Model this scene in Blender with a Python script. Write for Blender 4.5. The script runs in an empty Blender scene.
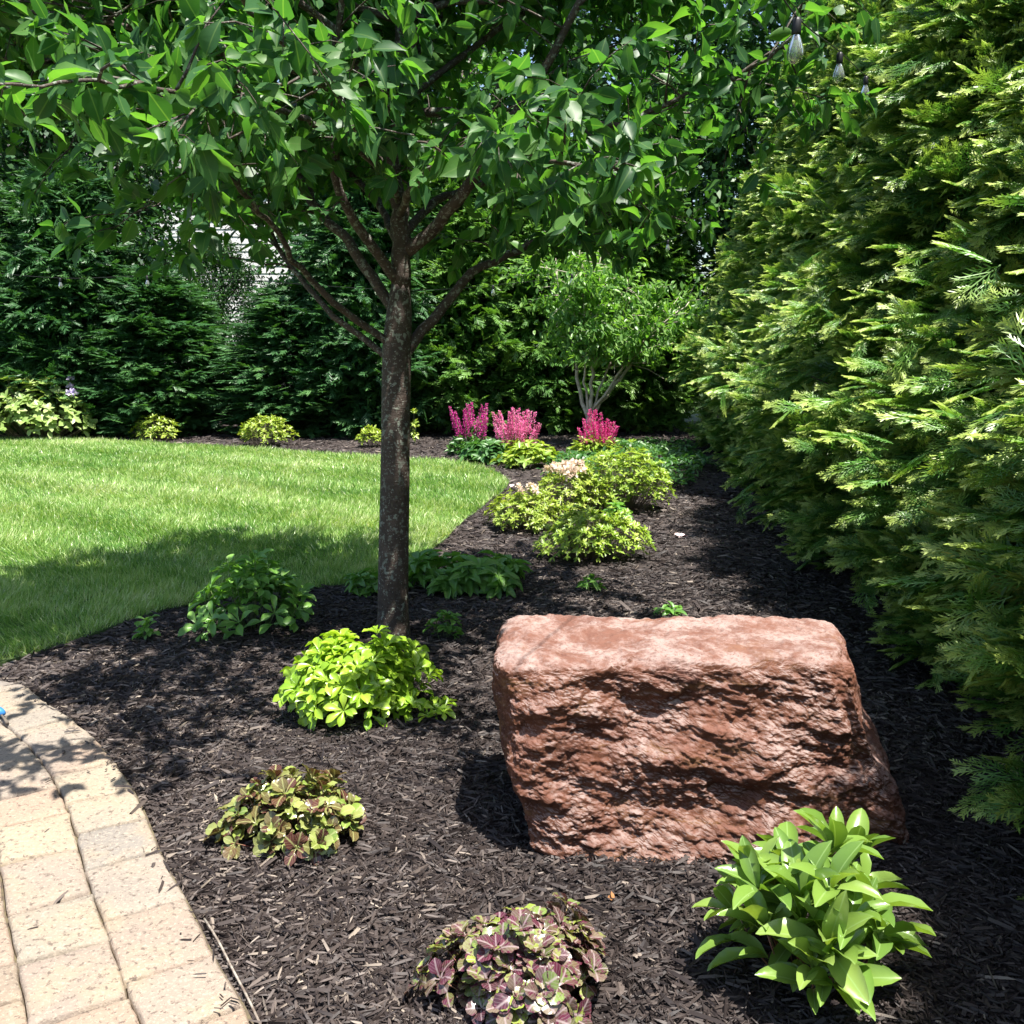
import bpy, math, random
import numpy as np
from mathutils import Vector, noise as mnoise

R = math.radians
rng = np.random.default_rng(7)
random.seed(7)
scn = bpy.context.scene
COL = scn.collection

# ------------------------------------------------------------------ camera
F_PX, PITCH, EYE = 985.0, R(10.3), 1.6
cam_d = bpy.data.cameras.new("camera")
cam_d.sensor_width = 36.0
cam_d.lens = 36.0 * F_PX / 1024.0
cam_d.clip_start, cam_d.clip_end = 0.05, 600
cam = bpy.data.objects.new("camera", cam_d)
COL.objects.link(cam)
cam.location = (0, 0, EYE)
cam.rotation_euler = (R(90) - PITCH, 0, 0)
scn.camera = cam

# ------------------------------------------------------------------ light
SUN_EL, SUN_AZ = R(72), R(-41)            # azimuth measured from +X towards +Y
to_sun = Vector((math.cos(SUN_EL) * math.cos(SUN_AZ), math.cos(SUN_EL) * math.sin(SUN_AZ), math.sin(SUN_EL)))
world = bpy.data.worlds.new("World")
scn.world = world
world.use_nodes = True
nt = world.node_tree
bg = nt.nodes["Background"]
sky = nt.nodes.new("ShaderNodeTexSky")
sky.sky_type = 'NISHITA'
sky.sun_disc = False
sky.sun_elevation = SUN_EL
sky.sun_rotation = R(90) - SUN_AZ
sky.air_density, sky.dust_density = 1.0, 1.5
nt.links.new(sky.outputs[0], bg.inputs[0])
bg.inputs[1].default_value = 0.09
sun_d = bpy.data.lights.new("sun", 'SUN')
sun_d.energy = 5.0
sun_d.angle = R(0.5)
sun_d.color = (1.0, 0.955, 0.88)
sun = bpy.data.objects.new("sun", sun_d)
COL.objects.link(sun)
sun.location = (8, -4, 12)
sun.rotation_euler = to_sun.to_track_quat('Z', 'Y').to_euler()
vs = scn.view_settings
vs.view_transform = 'Standard'
vs.look = 'None'
vs.exposure = 1.45
vs.gamma = 1.0
vs.use_curve_mapping = False
cy = scn.cycles
cy.max_bounces = 7
cy.diffuse_bounces = 3
cy.glossy_bounces = 2
cy.transmission_bounces = 5
cy.transparent_max_bounces = 6
cy.caustics_reflective = False
cy.caustics_refractive = False


# ------------------------------------------------------------------ pixel rays
def ray(px, py):
    u, v = (px - 512.0) / F_PX, (512.0 - py) / F_PX
    return np.array([u, math.cos(PITCH) + v * math.sin(PITCH), -math.sin(PITCH) + v * math.cos(PITCH)])


def gp(px, py, z=0.0):
    """point of the ground seen at a pixel of the photograph"""
    d = ray(px, py)
    t = (z - EYE) / d[2]
    return np.array([d[0] * t, d[1] * t, z])


def pd(px, py, Y):
    """point at distance Y in front of the camera"""
    d = ray(px, py)
    t = Y / d[1]
    return np.array([d[0] * t, Y, EYE + d[2] * t])


def nrm(a):
    a = np.asarray(a, float)
    return a / np.maximum(np.linalg.norm(a, axis=-1, keepdims=True), 1e-9)


def inside(poly, x, y):
    poly = np.asarray(poly)[:, :2]
    c = np.zeros(len(x), bool)
    j = len(poly) - 1
    for i in range(len(poly)):
        xi, yi, xj, yj = *poly[i], *poly[j]
        m = ((yi > y) != (yj > y)) & (x < (xj - xi) * (y - yi) / (yj - yi + 1e-12) + xi)
        c ^= m
        j = i
    return c


def smooth_line(pts, step):
    """Catmull-Rom through pts, resampled to even steps"""
    p = np.asarray(pts, float)
    p = np.vstack([2 * p[0] - p[1], p, 2 * p[-1] - p[-2]])
    out = []
    for i in range(1, len(p) - 2):
        t = np.linspace(0, 1, 24, endpoint=False)[:, None]
        a, b, c, d = p[i - 1], p[i], p[i + 1], p[i + 2]
        out.append(0.5 * (2 * b + (c - a) * t + (2 * a - 5 * b + 4 * c - d) * t ** 2 + (3 * b - a - 3 * c + d) * t ** 3))
    out.append(p[-2][None])
    q = np.vstack(out)
    s = np.concatenate([[0], np.cumsum(np.linalg.norm(np.diff(q, axis=0), axis=1))])
    n = max(2, int(round(s[-1] / step)) + 1)
    t = np.linspace(0, s[-1], n)
    return np.stack([np.interp(t, s, q[:, k]) for k in range(q.shape[1])], 1)


# ------------------------------------------------------------------ mesh building
class Acc:
    """collects vertices, faces and a per-point info vector, and links them as ONE mesh object"""

    def __init__(self):
        self.v, self.i, self.f, self.n = [], [], [], 0

    def add(self, verts, faces, info=None, mat=0):
        verts = np.asarray(verts, float).reshape(-1, 3)
        if info is None:
            info = np.zeros_like(verts)
        self.v.append(verts)
        self.i.append(np.asarray(info, float).reshape(-1, 3))
        for fa in (faces if isinstance(faces, list) else [faces]):
            fa = np.asarray(fa, np.int64)
            if fa.size:
                self.f.append((fa + self.n, mat))
        self.n += len(verts)

    def scatter(self, T, P, A, N, L, W, rnd=None, mat=0):
        """one copy of template T = (verts, [faces]) per row of P, axis A, normal N, length L, width W"""
        tv, tf = T
        P, A, N = np.asarray(P, float), nrm(A), np.asarray(N, float)
        n, k = len(P), len(tv)
        if n == 0:
            return
        L = np.broadcast_to(np.asarray(L, float), (n,))
        W = np.broadcast_to(np.asarray(W, float), (n,))
        if rnd is None:
            rnd = rng.random(n)
        Z = nrm(N - (N * A).sum(1, keepdims=True) * A)
        X = np.cross(A, Z)
        v = (P[:, None] + X[:, None] * (tv[None, :, 0:1] * W[:, None, None])
             + A[:, None] * (tv[None, :, 1:2] * L[:, None, None])
             + Z[:, None] * (tv[None, :, 2:3] * L[:, None, None]))
        info = np.empty((n, k, 3))
        info[:, :, 0] = rnd[:, None]
        info[:, :, 1] = tv[None, :, 0]
        info[:, :, 2] = tv[None, :, 1]
        fs = []
        for f in tf:
            f = np.asarray(f)
            fs.append((f[None] + (np.arange(n) * k)[:, None, None]).reshape(-1, f.shape[1]))
        self.add(v, fs, info, mat)

    def tube(self, pts, r0, r1=None, sides=6, mat=0, rnd=0.5, taper=1.0):
        pts = np.asarray(pts, float)
        n = len(pts)
        if np.ndim(r0) == 0:
            r = r0 + (r1 - r0) * np.linspace(0, 1, n) ** taper
        else:
            r = np.asarray(r0)
        t = nrm(np.gradient(pts, axis=0))
        ref = np.array([0.0, 0, 1]) if abs(t[0][2]) < 0.9 else np.array([1.0, 0, 0])
        x = nrm(np.cross(ref, t[0]))
        vs_, inf = [], []
        a = np.linspace(0, 2 * math.pi, sides, endpoint=False)
        for i in range(n):
            x = nrm(x - np.dot(x, t[i]) * t[i])
            y = np.cross(t[i], x)
            vs_.append(pts[i] + r[i] * (np.cos(a)[:, None] * x + np.sin(a)[:, None] * y))
            inf.append(np.stack([np.full(sides, rnd), a / 6.2832, np.full(sides, i / max(1, n - 1))], 1))
        ii = np.arange(n - 1)[:, None] * sides
        j = np.arange(sides)[None]
        j2 = (j + 1) % sides
        q = np.stack([ii + j, ii + j2, ii + sides + j2, ii + sides + j], -1).reshape(-1, 4)
        caps = np.array([list(range(sides))[::-1], list(range((n - 1) * sides, n * sides))])
        self.add(np.vstack(vs_), [q, caps], np.vstack(inf), mat)

    def mesh(self, name, mats, smooth=True):
        v = np.vstack(self.v).astype(np.float32)
        inf = np.vstack(self.i).astype(np.float32)
        me = bpy.data.meshes.new(name)
        me.vertices.add(len(v))
        me.vertices.foreach_set("co", v.ravel())
        loops = np.concatenate([f.ravel() for f, _ in self.f]).astype(np.int32)
        sizes = np.concatenate([np.full(len(f), f.shape[1], np.int32) for f, _ in self.f])
        mi = np.concatenate([np.full(len(f), m, np.int32) for f, m in self.f])
        me.loops.add(len(loops))
        me.loops.foreach_set("vertex_index", loops)
        me.polygons.add(len(sizes))
        st = np.concatenate([[0], np.cumsum(sizes)[:-1]]).astype(np.int32)
        me.polygons.foreach_set("loop_start", st)
        me.polygons.foreach_set("material_index", mi)
        me.polygons.foreach_set("use_smooth", np.full(len(sizes), smooth, bool))
        at = me.attributes.new("leafinfo", 'FLOAT_VECTOR', 'POINT')
        at.data.foreach_set("vector", inf.ravel())
        me.update(calc_edges=True)
        for m in (mats if isinstance(mats, list) else [mats]):
            me.materials.append(m)
        return me

    def build(self, name, mats, parent=None, smooth=True):
        o = bpy.data.objects.new(name, self.mesh(name, mats, smooth))
        COL.objects.link(o)
        if parent is not None:
            o.parent = parent
        return o


def tag(o, label, cat, group=None, kind=None):
    o['label'] = label
    o['category'] = cat
    if group:
        o['group'] = group
    if kind:
        o['kind'] = kind
    return o


def structure(o):
    o['kind'] = 'structure'
    return o


def thing(name, label, cat, loc=(0, 0, 0), group=None):
    o = bpy.data.objects.new(name, None)
    COL.objects.link(o)
    o.empty_display_size = 0.1
    o.location = [float(c) for c in loc]
    return tag(o, label, cat, group)


def dup(src, label, loc, rz=0.0, sc=1.0, group=None):
    r = src.copy()
    COL.objects.link(r)
    r.location = [float(c) for c in loc]
    r.rotation_euler = (0, 0, rz)
    r.scale = (sc, sc, sc) if np.ndim(sc) == 0 else sc
    r['label'] = label
    if group:
        r['group'] = group
    for ch in list(src.children):
        c = ch.copy()
        COL.objects.link(c)
        c.parent = r
    return r


# ------------------------------------------------------------------ materials
def new_mat(name):
    m = bpy.data.materials.new(name)
    m.use_nodes = True
    t = m.node_tree
    for n in list(t.nodes):
        t.nodes.remove(n)
    out = t.nodes.new("ShaderNodeOutputMaterial")
    return m, t, out


def N(t, typ, **kw):
    n = t.nodes.new(typ)
    for k, v in kw.items():
        setattr(n, k, v)
    return n


def ramp(t, stops, fac):
    r = N(t, "ShaderNodeValToRGB")
    e = r.color_ramp.elements
    while len(e) > 1:
        e.remove(e[-1])
    e[0].position, e[0].color = stops[0][0], (*stops[0][1], 1)
    for p, c in stops[1:]:
        x = e.new(p)
        x.color = (*c, 1)
    t.links.new(fac, r.inputs[0])
    return r.outputs[0]


def tex_noise(t, scale, detail=4, rough=0.6, vec=None, dist=0.0):
    n = N(t, "ShaderNodeTexNoise")
    n.inputs["Scale"].default_value = scale
    n.inputs["Detail"].default_value = detail
    n.inputs["Roughness"].default_value = rough
    n.inputs["Distortion"].default_value = dist
    if vec is not None:
        t.links.new(vec, n.inputs["Vector"])
    return n.outputs["Fac"]


def mixc(t, fac, a, b, mode='MIX'):
    m = N(t, "ShaderNodeMix", data_type='RGBA', blend_type=mode)
    for s, v in ((m.inputs[0], fac), (m.inputs[6], a), (m.inputs[7], b)):
        if hasattr(v, "is_output") or hasattr(v, "links"):
            t.links.new(v, s)
        elif np.ndim(v) == 0:
            s.default_value = v
        else:
            s.default_value = (*v, 1)
    return m.outputs[2]


def math_n(t, op, a, b=None, c=None):
    m = N(t, "ShaderNodeMath", operation=op)
    for s, v in zip(m.inputs, (a, b, c)):
        if v is None:
            continue
        if hasattr(v, "links"):
            t.links.new(v, s)
        else:
            s.default_value = v
    return m.outputs[0]


def step(t, x, lo, hi):
    m = N(t, "ShaderNodeMapRange", interpolation_type='SMOOTHSTEP')
    t.links.new(x, m.inputs[0])
    m.inputs[1].default_value, m.inputs[2].default_value = lo, hi
    return m.outputs[0]


def leaf_mat(name, cols, trans, tf=0.35, rough=0.42, spec=0.5, vein=None, vein_w=0.06, edge=None, patch=None, tipcol=None, nscale=0.0, side=False):
    """foliage: colour differs from leaf to leaf (point info x), midrib and tip from the leaf's own coordinates"""
    m, t, out = new_mat(name)
    at = N(t, "ShaderNodeAttribute", attribute_name="leafinfo")
    sp = N(t, "ShaderNodeSeparateXYZ")
    t.links.new(at.outputs["Vector"], sp.inputs[0])
    k = len(cols)
    c = ramp(t, [(i / max(1, k - 1), col) for i, col in enumerate(cols)], sp.outputs[0])
    if patch:   # blotches of a second pigment on the blade
        tc = N(t, "ShaderNodeTexCoord")
        nz = tex_noise(t, patch[1], 3, 0.6, tc.outputs["Object"])
        c = mixc(t, step(t, nz, patch[2], patch[3]), c, patch[0])
    if tipcol:
        c = mixc(t, step(t, sp.outputs[2], 0.45, 1.0), c, tipcol)
    if vein:
        u = math_n(t, 'ABSOLUTE', sp.outputs[1])
        f = math_n(t, 'SUBTRACT', 1.0, step(t, u, 0.0, vein_w))
        c = mixc(t, math_n(t, 'MULTIPLY', f, 0.7), c, vein)
    if side:
        u2 = math_n(t, 'ABSOLUTE', sp.outputs[1])
        ph = math_n(t, 'SUBTRACT', math_n(t, 'MULTIPLY', sp.outputs[2], 34.0), math_n(t, 'MULTIPLY', u2, 30.0))
        sv = step(t, math_n(t, 'SINE', ph), 0.55, 0.95)
        c = mixc(t, math_n(t, 'MULTIPLY', sv, 0.2), c, vein)
    if nscale:
        tc = N(t, "ShaderNodeTexCoord")
        nz = tex_noise(t, nscale, 2, 0.5, tc.outputs["Object"])
        c = mixc(t, step(t, nz, 0.3, 0.7), c, mixc(t, 1.0, c, (0.62, 0.72, 0.7), 'MULTIPLY'))
    b = N(t, "ShaderNodeBsdfPrincipled")
    t.links.new(c, b.inputs["Base Color"])
    b.inputs["Roughness"].default_value = rough
    b.inputs["Specular IOR Level"].default_value = spec
    tr = N(t, "ShaderNodeBsdfTranslucent")
    t.links.new(mixc(t, 1.0, c, trans, 'MULTIPLY'), tr.inputs[0])
    mx = N(t, "ShaderNodeMixShader")
    mx.inputs[0].default_value = tf
    t.links.new(b.outputs[0], mx.inputs[1])
    t.links.new(tr.outputs[0], mx.inputs[2])
    t.links.new(mx.outputs[0], out.inputs[0])
    return m


def plain(name, col, rough=0.6, spec=0.4, nz=None, metal=0.0, bump=None):
    m, t, out = new_mat(name)
    b = N(t, "ShaderNodeBsdfPrincipled")
    b.inputs["Roughness"].default_value = rough
    b.inputs["Specular IOR Level"].default_value = spec
    b.inputs["Metallic"].default_value = metal
    tc = N(t, "ShaderNodeTexCoord")
    sc_, col2 = nz if nz else (8.0, tuple(x * 0.8 for x in col))
    f = tex_noise(t, sc_, 5, 0.65, tc.outputs["Object"])
    t.links.new(mixc(t, step(t, f, 0.35, 0.65), col, col2), b.inputs["Base Color"])
    if bump:
        bp = N(t, "ShaderNodeBump")
        bp.inputs["Strength"].default_value = bump[1]
        bp.inputs["Distance"].default_value = 0.01
        t.links.new(tex_noise(t, bump[0], 6, 0.7, tc.outputs["Object"]), bp.inputs["Height"])
        t.links.new(bp.outputs[0], b.inputs["Normal"])
    t.links.new(b.outputs[0], out.inputs[0])
    return m


M = {}
M['cherry_leaf'] = leaf_mat("cherry_leaf", [(.030, .092, .032), (.048, .130, .037), (.095, .21, .045)], (1.7, 2.0, .6), 0.45, 0.42, 0.3,
                            vein=(.14, .24, .07), vein_w=0.05)
M['arbor'] = leaf_mat("arborvitae_leaf", [(.046, .135, .030), (.098, .235, .042), (.19, .345, .058)], (1.15, 1.4, .6), 0.3, 0.40, 0.5,
                      tipcol=(.38, .47, .11))
M['arbor_shade_dark'] = leaf_mat("arborvitae_leaf_shade_dark", [(.026, .085, .030), (.046, .13, .040), (.095, .21, .055)], (1.4, 1.6, .6), 0.25, 0.45, 0.4)  # deep green, darkened further in place of shade from taller trees
M['arbor_mid'] = leaf_mat("arborvitae_leaf_mid", [(.05, .14, .03), (.10, .22, .04), (.18, .31, .06)], (1.5, 1.6, .6), 0.28, 0.45, 0.5)  # brighter leaf copy for the sunlit stretch of the back hedge
M['wood_leaf'] = leaf_mat("wood_leaf", [(.020, .062, .024), (.034, .095, .030), (.065, .15, .036)], (1.5, 1.7, .6), 0.3, 0.45, 0.4)
M['dog_leaf'] = leaf_mat("dogwood_leaf", [(.07, .17, .04), (.13, .27, .055), (.22, .37, .09)], (1.5, 1.7, .6), 0.4, 0.4, 0.5)
M['pachy'] = leaf_mat("bright_leaf", [(.17, .33, .025), (.26, .42, .03), (.38, .52, .06)], (1.3, 1.3, .5), 0.34, 0.32, 0.55,
                      vein=(.30, .45, .08), vein_w=0.07)
M['pachy_mid'] = leaf_mat("green_leaf", [(.10, .23, .05), (.15, .32, .06), (.22, .40, .085)], (1.4, 1.5, .6), 0.34, 0.36, 0.5,
                          vein=(.16, .28, .08), vein_w=0.06)
M['peony'] = leaf_mat("lance_leaf", [(.11, .21, .04), (.17, .28, .05), (.25, .35, .08)], (1.4, 1.4, .5), 0.32, 0.24, 0.6,
                      vein=(.28, .42, .14), vein_w=0.05)
M['ajuga_a'] = leaf_mat("bronze_leaf", [(.09, .15, .03), (.20, .29, .05), (.10, .045, .03), (.30, .36, .10), (.06, .018, .022), (.09, .03, .025), (.24, .33, .06), (.07, .03, .02)], (1.3, 1.1, .6), 0.22, 0.26, 0.65,
                        vein=(.36, .38, .16), vein_w=0.1, side=True)
M['ajuga_b'] = leaf_mat("burgundy_leaf", [(.06, .014, .026), (.11, .025, .045), (.16, .24, .05), (.05, .016, .026), (.19, .15, .10), (.26, .35, .05), (.09, .03, .04)], (1.3, 1.0, .7), 0.22, 0.27, 0.65,
                        vein=(.38, .30, .30), vein_w=0.1, side=True, patch=((.10, .022, .042), 60.0, 0.48, 0.62))
M['azalea'] = leaf_mat("azalea_leaf", [(.16, .26, .03), (.28, .38, .05), (.40, .46, .10)], (1.4, 1.4, .5), 0.3, 0.38, 0.5)
M['azalea_b'] = leaf_mat("azalea_leaf_green", [(.14, .25, .03), (.25, .37, .045), (.38, .46, .08)], (1.4, 1.4, .5), 0.3, 0.38, 0.5)
M['cover'] = leaf_mat("cover_leaf", [(.03, .10, .03), (.06, .16, .04), (.10, .22, .05)], (1.4, 1.5, .6), 0.3, 0.4, 0.5)
M['hydr'] = leaf_mat("hydrangea_leaf", [(.16, .27, .06), (.28, .39, .11), (.42, .50, .22)], (1.3, 1.3, .6), 0.3, 0.4, 0.5)
M['lilac'] = leaf_mat("lilac_petal", [(.40, .33, .55), (.55, .48, .68), (.62, .56, .70)], (1, 1, 1), 0.3, 0.6, 0.3)
M['pale_petal'] = leaf_mat("pale_petal", [(.78, .60, .54), (.84, .72, .64), (.72, .58, .40)], (1, 1, .9), 0.3, 0.6, 0.3)
M['astilbe'] = leaf_mat("astilbe_pink", [(.50, .025, .25), (.64, .05, .35), (.74, .14, .46)], (1.1, .9, 1), 0.35, 0.7, 0.3)
M['astilbe_light'] = leaf_mat("astilbe_pale", [(.72, .12, .38), (.82, .22, .48), (.86, .40, .60)], (1.1, .9, 1), 0.35, 0.7, 0.3)
M['astilbe_red'] = leaf_mat("astilbe_rose", [(.54, .025, .20), (.68, .06, .30), (.76, .16, .42)], (1.1, .9, 1), 0.35, 0.7, 0.3)
M['grass'] = leaf_mat("grass_blade", [(.09, .22, .04), (.20, .36, .075), (.38, .52, .18), (.66, .68, .44)], (1.4, 1.4, .5), 0.32, 0.36, 0.5)
M['stem'] = plain("green_stem", (.10, .18, .05), 0.5, nz=(20, (.13, .12, .05)))
M['red_stem'] = plain("red_stem", (.22, .06, .05), 0.5, nz=(20, (.16, .14, .05)))
M['twig'] = plain("grey_twig", (.16, .12, .09), 0.8, nz=(25, (.24, .2, .16)))
M['pale_bark'] = plain("pale_bark", (.52, .47, .38), 0.8, nz=(14, (.34, .30, .23)))
M['dark_bark'] = plain("dark_bark", (.07, .055, .045), 0.9, nz=(9, (.12, .1, .08)), bump=(18, 0.6))
M['black_rubber'] = plain("black_rubber", (.012, .012, .014), 0.5)
M['blue_plastic'] = plain("blue_plastic", (.04, .19, .50), 0.35)
M['pale_stake'] = plain("pale_cane", (.62, .56, .46), 0.6, nz=(30, (.45, .38, .28)))
M['edging'] = plain("edging_plastic", (.30, .27, .23), 0.6, nz=(30, (.12, .09, .07)))
M['white_siding'] = plain("white_siding", (.80, .80, .79), 0.6, nz=(1.2, (.74, .74, .74)))
M['roof'] = plain("roof_shingle", (.09, .085, .085), 0.9, nz=(40, (.14, .13, .13)))
M['white_trim'] = plain("white_trim", (.82, .82, .8), 0.45)
M['dead_leaf'] = plain("dead_leaf", (.34, .15, .05), 0.7, nz=(60, (.22, .1, .04)))
M['pink_petal'] = plain("pink_petal", (.72, .5, .52), 0.6, nz=(60, (.8, .66, .64)))


def glass_mat(name, tint, rough=0.05):
    m, t, out = new_mat(name)
    b = N(t, "ShaderNodeBsdfPrincipled")
    b.inputs["Base Color"].default_value = (*tint, 1)
    b.inputs["Roughness"].default_value = rough
    b.inputs["Transmission Weight"].default_value = 0.9
    b.inputs["IOR"].default_value = 1.45
    t.links.new(b.outputs[0], out.inputs[0])
    return m


M['bulb_glass'] = glass_mat("bulb_glass", (.95, .96, .95))
m, t, out = new_mat("window_glass")
b = N(t, "ShaderNodeBsdfPrincipled")
b.inputs["Base Color"].default_value = (.03, .04, .05, 1)
b.inputs["Roughness"].default_value = 0.06
t.links.new(b.outputs[0], out.inputs[0])
M['window_glass'] = m


def bark_mat():
    m, t, out = new_mat("cherry_bark")
    tc = N(t, "ShaderNodeTexCoord")
    o = tc.outputs["Object"]
    mp = N(t, "ShaderNodeMapping")
    mp.inputs["Scale"].default_value = (1, 1, 5)
    t.links.new(o, mp.inputs[0])
    base = ramp(t, [(0.3, (.030, .021, .016)), (0.55, (.058, .039, .029)), (0.75, (.10, .072, .055))], tex_noise(t, 9, 6, 0.7, o))
    bands = tex_noise(t, 14, 4, 0.7, mp.outputs[0])
    c = mixc(t, step(t, bands, 0.58, 0.70), base, (.11, .082, .064))
    lich = tex_noise(t, 38, 3, 0.55, o)
    lich2 = tex_noise(t, 7, 3, 0.6, o)
    f = math_n(t, 'MULTIPLY', step(t, lich, 0.55, 0.62), step(t, lich2, 0.36, 0.55))
    c = mixc(t, math_n(t, 'MULTIPLY', f, .85), c, (.21, .235, .19))
    c = mixc(t, math_n(t, 'MULTIPLY', step(t, tex_noise(t, 85, 2, 0.5, o), 0.62, 0.68), 0.7), c, (.28, .29, .25))
    b = N(t, "ShaderNodeBsdfPrincipled")
    t.links.new(c, b.inputs["Base Color"])
    b.inputs["Roughness"].default_value = 0.75
    bp = N(t, "ShaderNodeBump")
    bp.inputs["Strength"].default_value = 0.7
    bp.inputs["Distance"].default_value = 0.008
    t.links.new(math_n(t, 'ADD', bands, tex_noise(t, 60, 4, 0.7, o)), bp.inputs["Height"])
    t.links.new(bp.outputs[0], b.inputs["Normal"])
    t.links.new(b.outputs[0], out.inputs[0])
    return m


M['cherry_bark'] = bark_mat()


def rock_mat():
    m, t, out = new_mat("red_quartzite")
    tc = N(t, "ShaderNodeTexCoord")
    o = tc.outputs["Object"]
    g = N(t, "ShaderNodeNewGeometry")
    sx = N(t, "ShaderNodeSeparateXYZ")
    t.links.new(g.outputs["True Normal"], sx.inputs[0])
    n1 = tex_noise(t, 5, 8, 0.65, o, 0.3)
    n2 = tex_noise(t, 22, 8, 0.7, o)
    c = ramp(t, [(0.28, (.055, .024, .020)), (0.42, (.110, .040, .022)), (0.55, (.165, .062, .033)), (0.72, (.22, .098, .058))], n1)
    c = mixc(t, math_n(t, 'MULTIPLY', step(t, n2, 0.52, 0.68), .5), c, (.24, .10, .06))
    c = mixc(t, step(t, tex_noise(t, 13, 6, 0.7, o), 0.60, 0.72), c, (.075, .042, .04))
    mp = N(t, "ShaderNodeMapping")
    mp.inputs["Rotation"].default_value = (0.15, 0.2, 0.1)
    mp.inputs["Scale"].default_value = (1.0, 1.4, 3.2)
    t.links.new(o, mp.inputs[0])
    c = mixc(t, math_n(t, 'MULTIPLY', step(t, tex_noise(t, 3.2, 6, 0.65, mp.outputs[0], 0.6), 0.54, 0.68), 0.65), c, (.27, .14, .055))
    c = mixc(t, math_n(t, 'MULTIPLY', step(t, tex_noise(t, 130, 3, .6, o), .58, .66), .4), c, (.28, .155, .115))
    c = mixc(t, math_n(t, 'MULTIPLY', step(t, tex_noise(t, 95, 3, .6, o), .60, .68), .7), c, (.06, .035, .03))
    # chalky weathering crust that has settled on the upper face and its worn edges
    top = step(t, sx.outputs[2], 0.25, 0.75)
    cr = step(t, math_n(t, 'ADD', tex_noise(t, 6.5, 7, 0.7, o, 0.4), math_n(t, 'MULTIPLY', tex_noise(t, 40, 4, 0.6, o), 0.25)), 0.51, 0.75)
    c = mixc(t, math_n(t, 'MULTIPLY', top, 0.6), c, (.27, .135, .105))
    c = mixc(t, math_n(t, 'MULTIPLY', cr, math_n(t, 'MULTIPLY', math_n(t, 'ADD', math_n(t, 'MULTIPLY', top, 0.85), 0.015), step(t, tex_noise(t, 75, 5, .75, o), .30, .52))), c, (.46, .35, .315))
    b = N(t, "ShaderNodeBsdfPrincipled")
    t.links.new(c, b.inputs["Base Color"])
    b.inputs["Roughness"].default_value = 0.85
    b.inputs["Specular IOR Level"].default_value = 0.2
    bp = N(t, "ShaderNodeBump")
    bp.inputs["Strength"].default_value = 0.9
    bp.inputs["Distance"].default_value = 0.016
    h = math_n(t, 'ADD', tex_noise(t, 55, 9, 0.85, o), math_n(t, 'MULTIPLY', tex_noise(t, 14, 5, 0.7, o), 1.5))
    t.links.new(h, bp.inputs["Height"])
    t.links.new(bp.outputs[0], b.inputs["Normal"])
    t.links.new(b.outputs[0], out.inputs[0])
    return m


def paver_mat():
    m, t, out = new_mat("tumbled_paver")
    tc = N(t, "ShaderNodeTexCoord")
    o = tc.outputs["Object"]
    at = N(t, "ShaderNodeAttribute", attribute_name="leafinfo")
    sp = N(t, "ShaderNodeSeparateXYZ")
    t.links.new(at.outputs["Vector"], sp.inputs[0])
    c = ramp(t, [(0, (.20, .155, .115)), (.2, (.26, .185, .135)), (.4, (.18, .162, .143)), (.6, (.28, .225, .155)), (.8, (.225, .19, .155)), (1, (.25, .17, .125))], sp.outputs[0])
    c = mixc(t, step(t, tex_noise(t, 6, 5, 0.6, o), 0.45, 0.7), c, (.26, .205, .145))
    c = mixc(t, math_n(t, 'MULTIPLY', step(t, tex_noise(t, 2.5, 4, 0.6, o), 0.5, 0.7), 0.5), c, (.17, .15, .13))
    gr = tex_noise(t, 95, 4, 0.75, o)
    c = mixc(t, math_n(t, 'MULTIPLY', step(t, gr, 0.50, 0.66), 0.6), c, (.38, .32, .25))
    c = mixc(t, math_n(t, 'MULTIPLY', step(t, tex_noise(t, 62, 4, 0.7, o), 0.54, 0.66), 0.85), c, (.085, .062, .05))
    b = N(t, "ShaderNodeBsdfPrincipled")
    t.links.new(c, b.inputs["Base Color"])
    b.inputs["Roughness"].default_value = 0.85
    bp = N(t, "ShaderNodeBump")
    bp.inputs["Strength"].default_value = 0.6
    bp.inputs["Distance"].default_value = 0.007
    t.links.new(math_n(t, 'ADD', gr, tex_noise(t, 30, 4, 0.7, o)), bp.inputs["Height"])
    t.links.new(bp.outputs[0], b.inputs["Normal"])
    t.links.new(b.outputs[0], out.inputs[0])
    return m


def chip_mat():
    m, t, out = new_mat("mulch_chip")
    at = N(t, "ShaderNodeAttribute", attribute_name="leafinfo")
    sp = N(t, "ShaderNodeSeparateXYZ")
    t.links.new(at.outputs["Vector"], sp.inputs[0])
    c = ramp(t, [(0, (.013, .009, .009)), (.4, (.028, .020, .018)), (.72, (.060, .046, .041)), (.92, (.13, .104, .09)), (1, (.27, .225, .18))], sp.outputs[0])
    b = N(t, "ShaderNodeBsdfPrincipled")
    t.links.new(c, b.inputs["Base Color"])
    b.inputs["Roughness"].default_value = 0.62
    b.inputs["Specular IOR Level"].default_value = 0.4
    t.links.new(b.outputs[0], out.inputs[0])
    return m


M['chip'] = chip_mat()
M['mulch'] = plain("mulch_soil", (.022, .016, .015), 0.85, nz=(45, (.05, .037, .033)), bump=(60, 1.0))
M['soil_joint'] = plain("joint_sand", (.07, .052, .04), 0.95, nz=(30, (.12, .10, .055)), bump=(90, 0.6))
M['lawn_soil'] = plain("lawn_soil", (.05, .09, .025), 0.95, nz=(3, (.07, .11, .03)))
M['ground'] = plain("ground_turf", (.05, .09, .03), 0.95, nz=(.6, (.07, .10, .04)))
M['rock'] = rock_mat()
M['paver'] = paver_mat()

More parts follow.
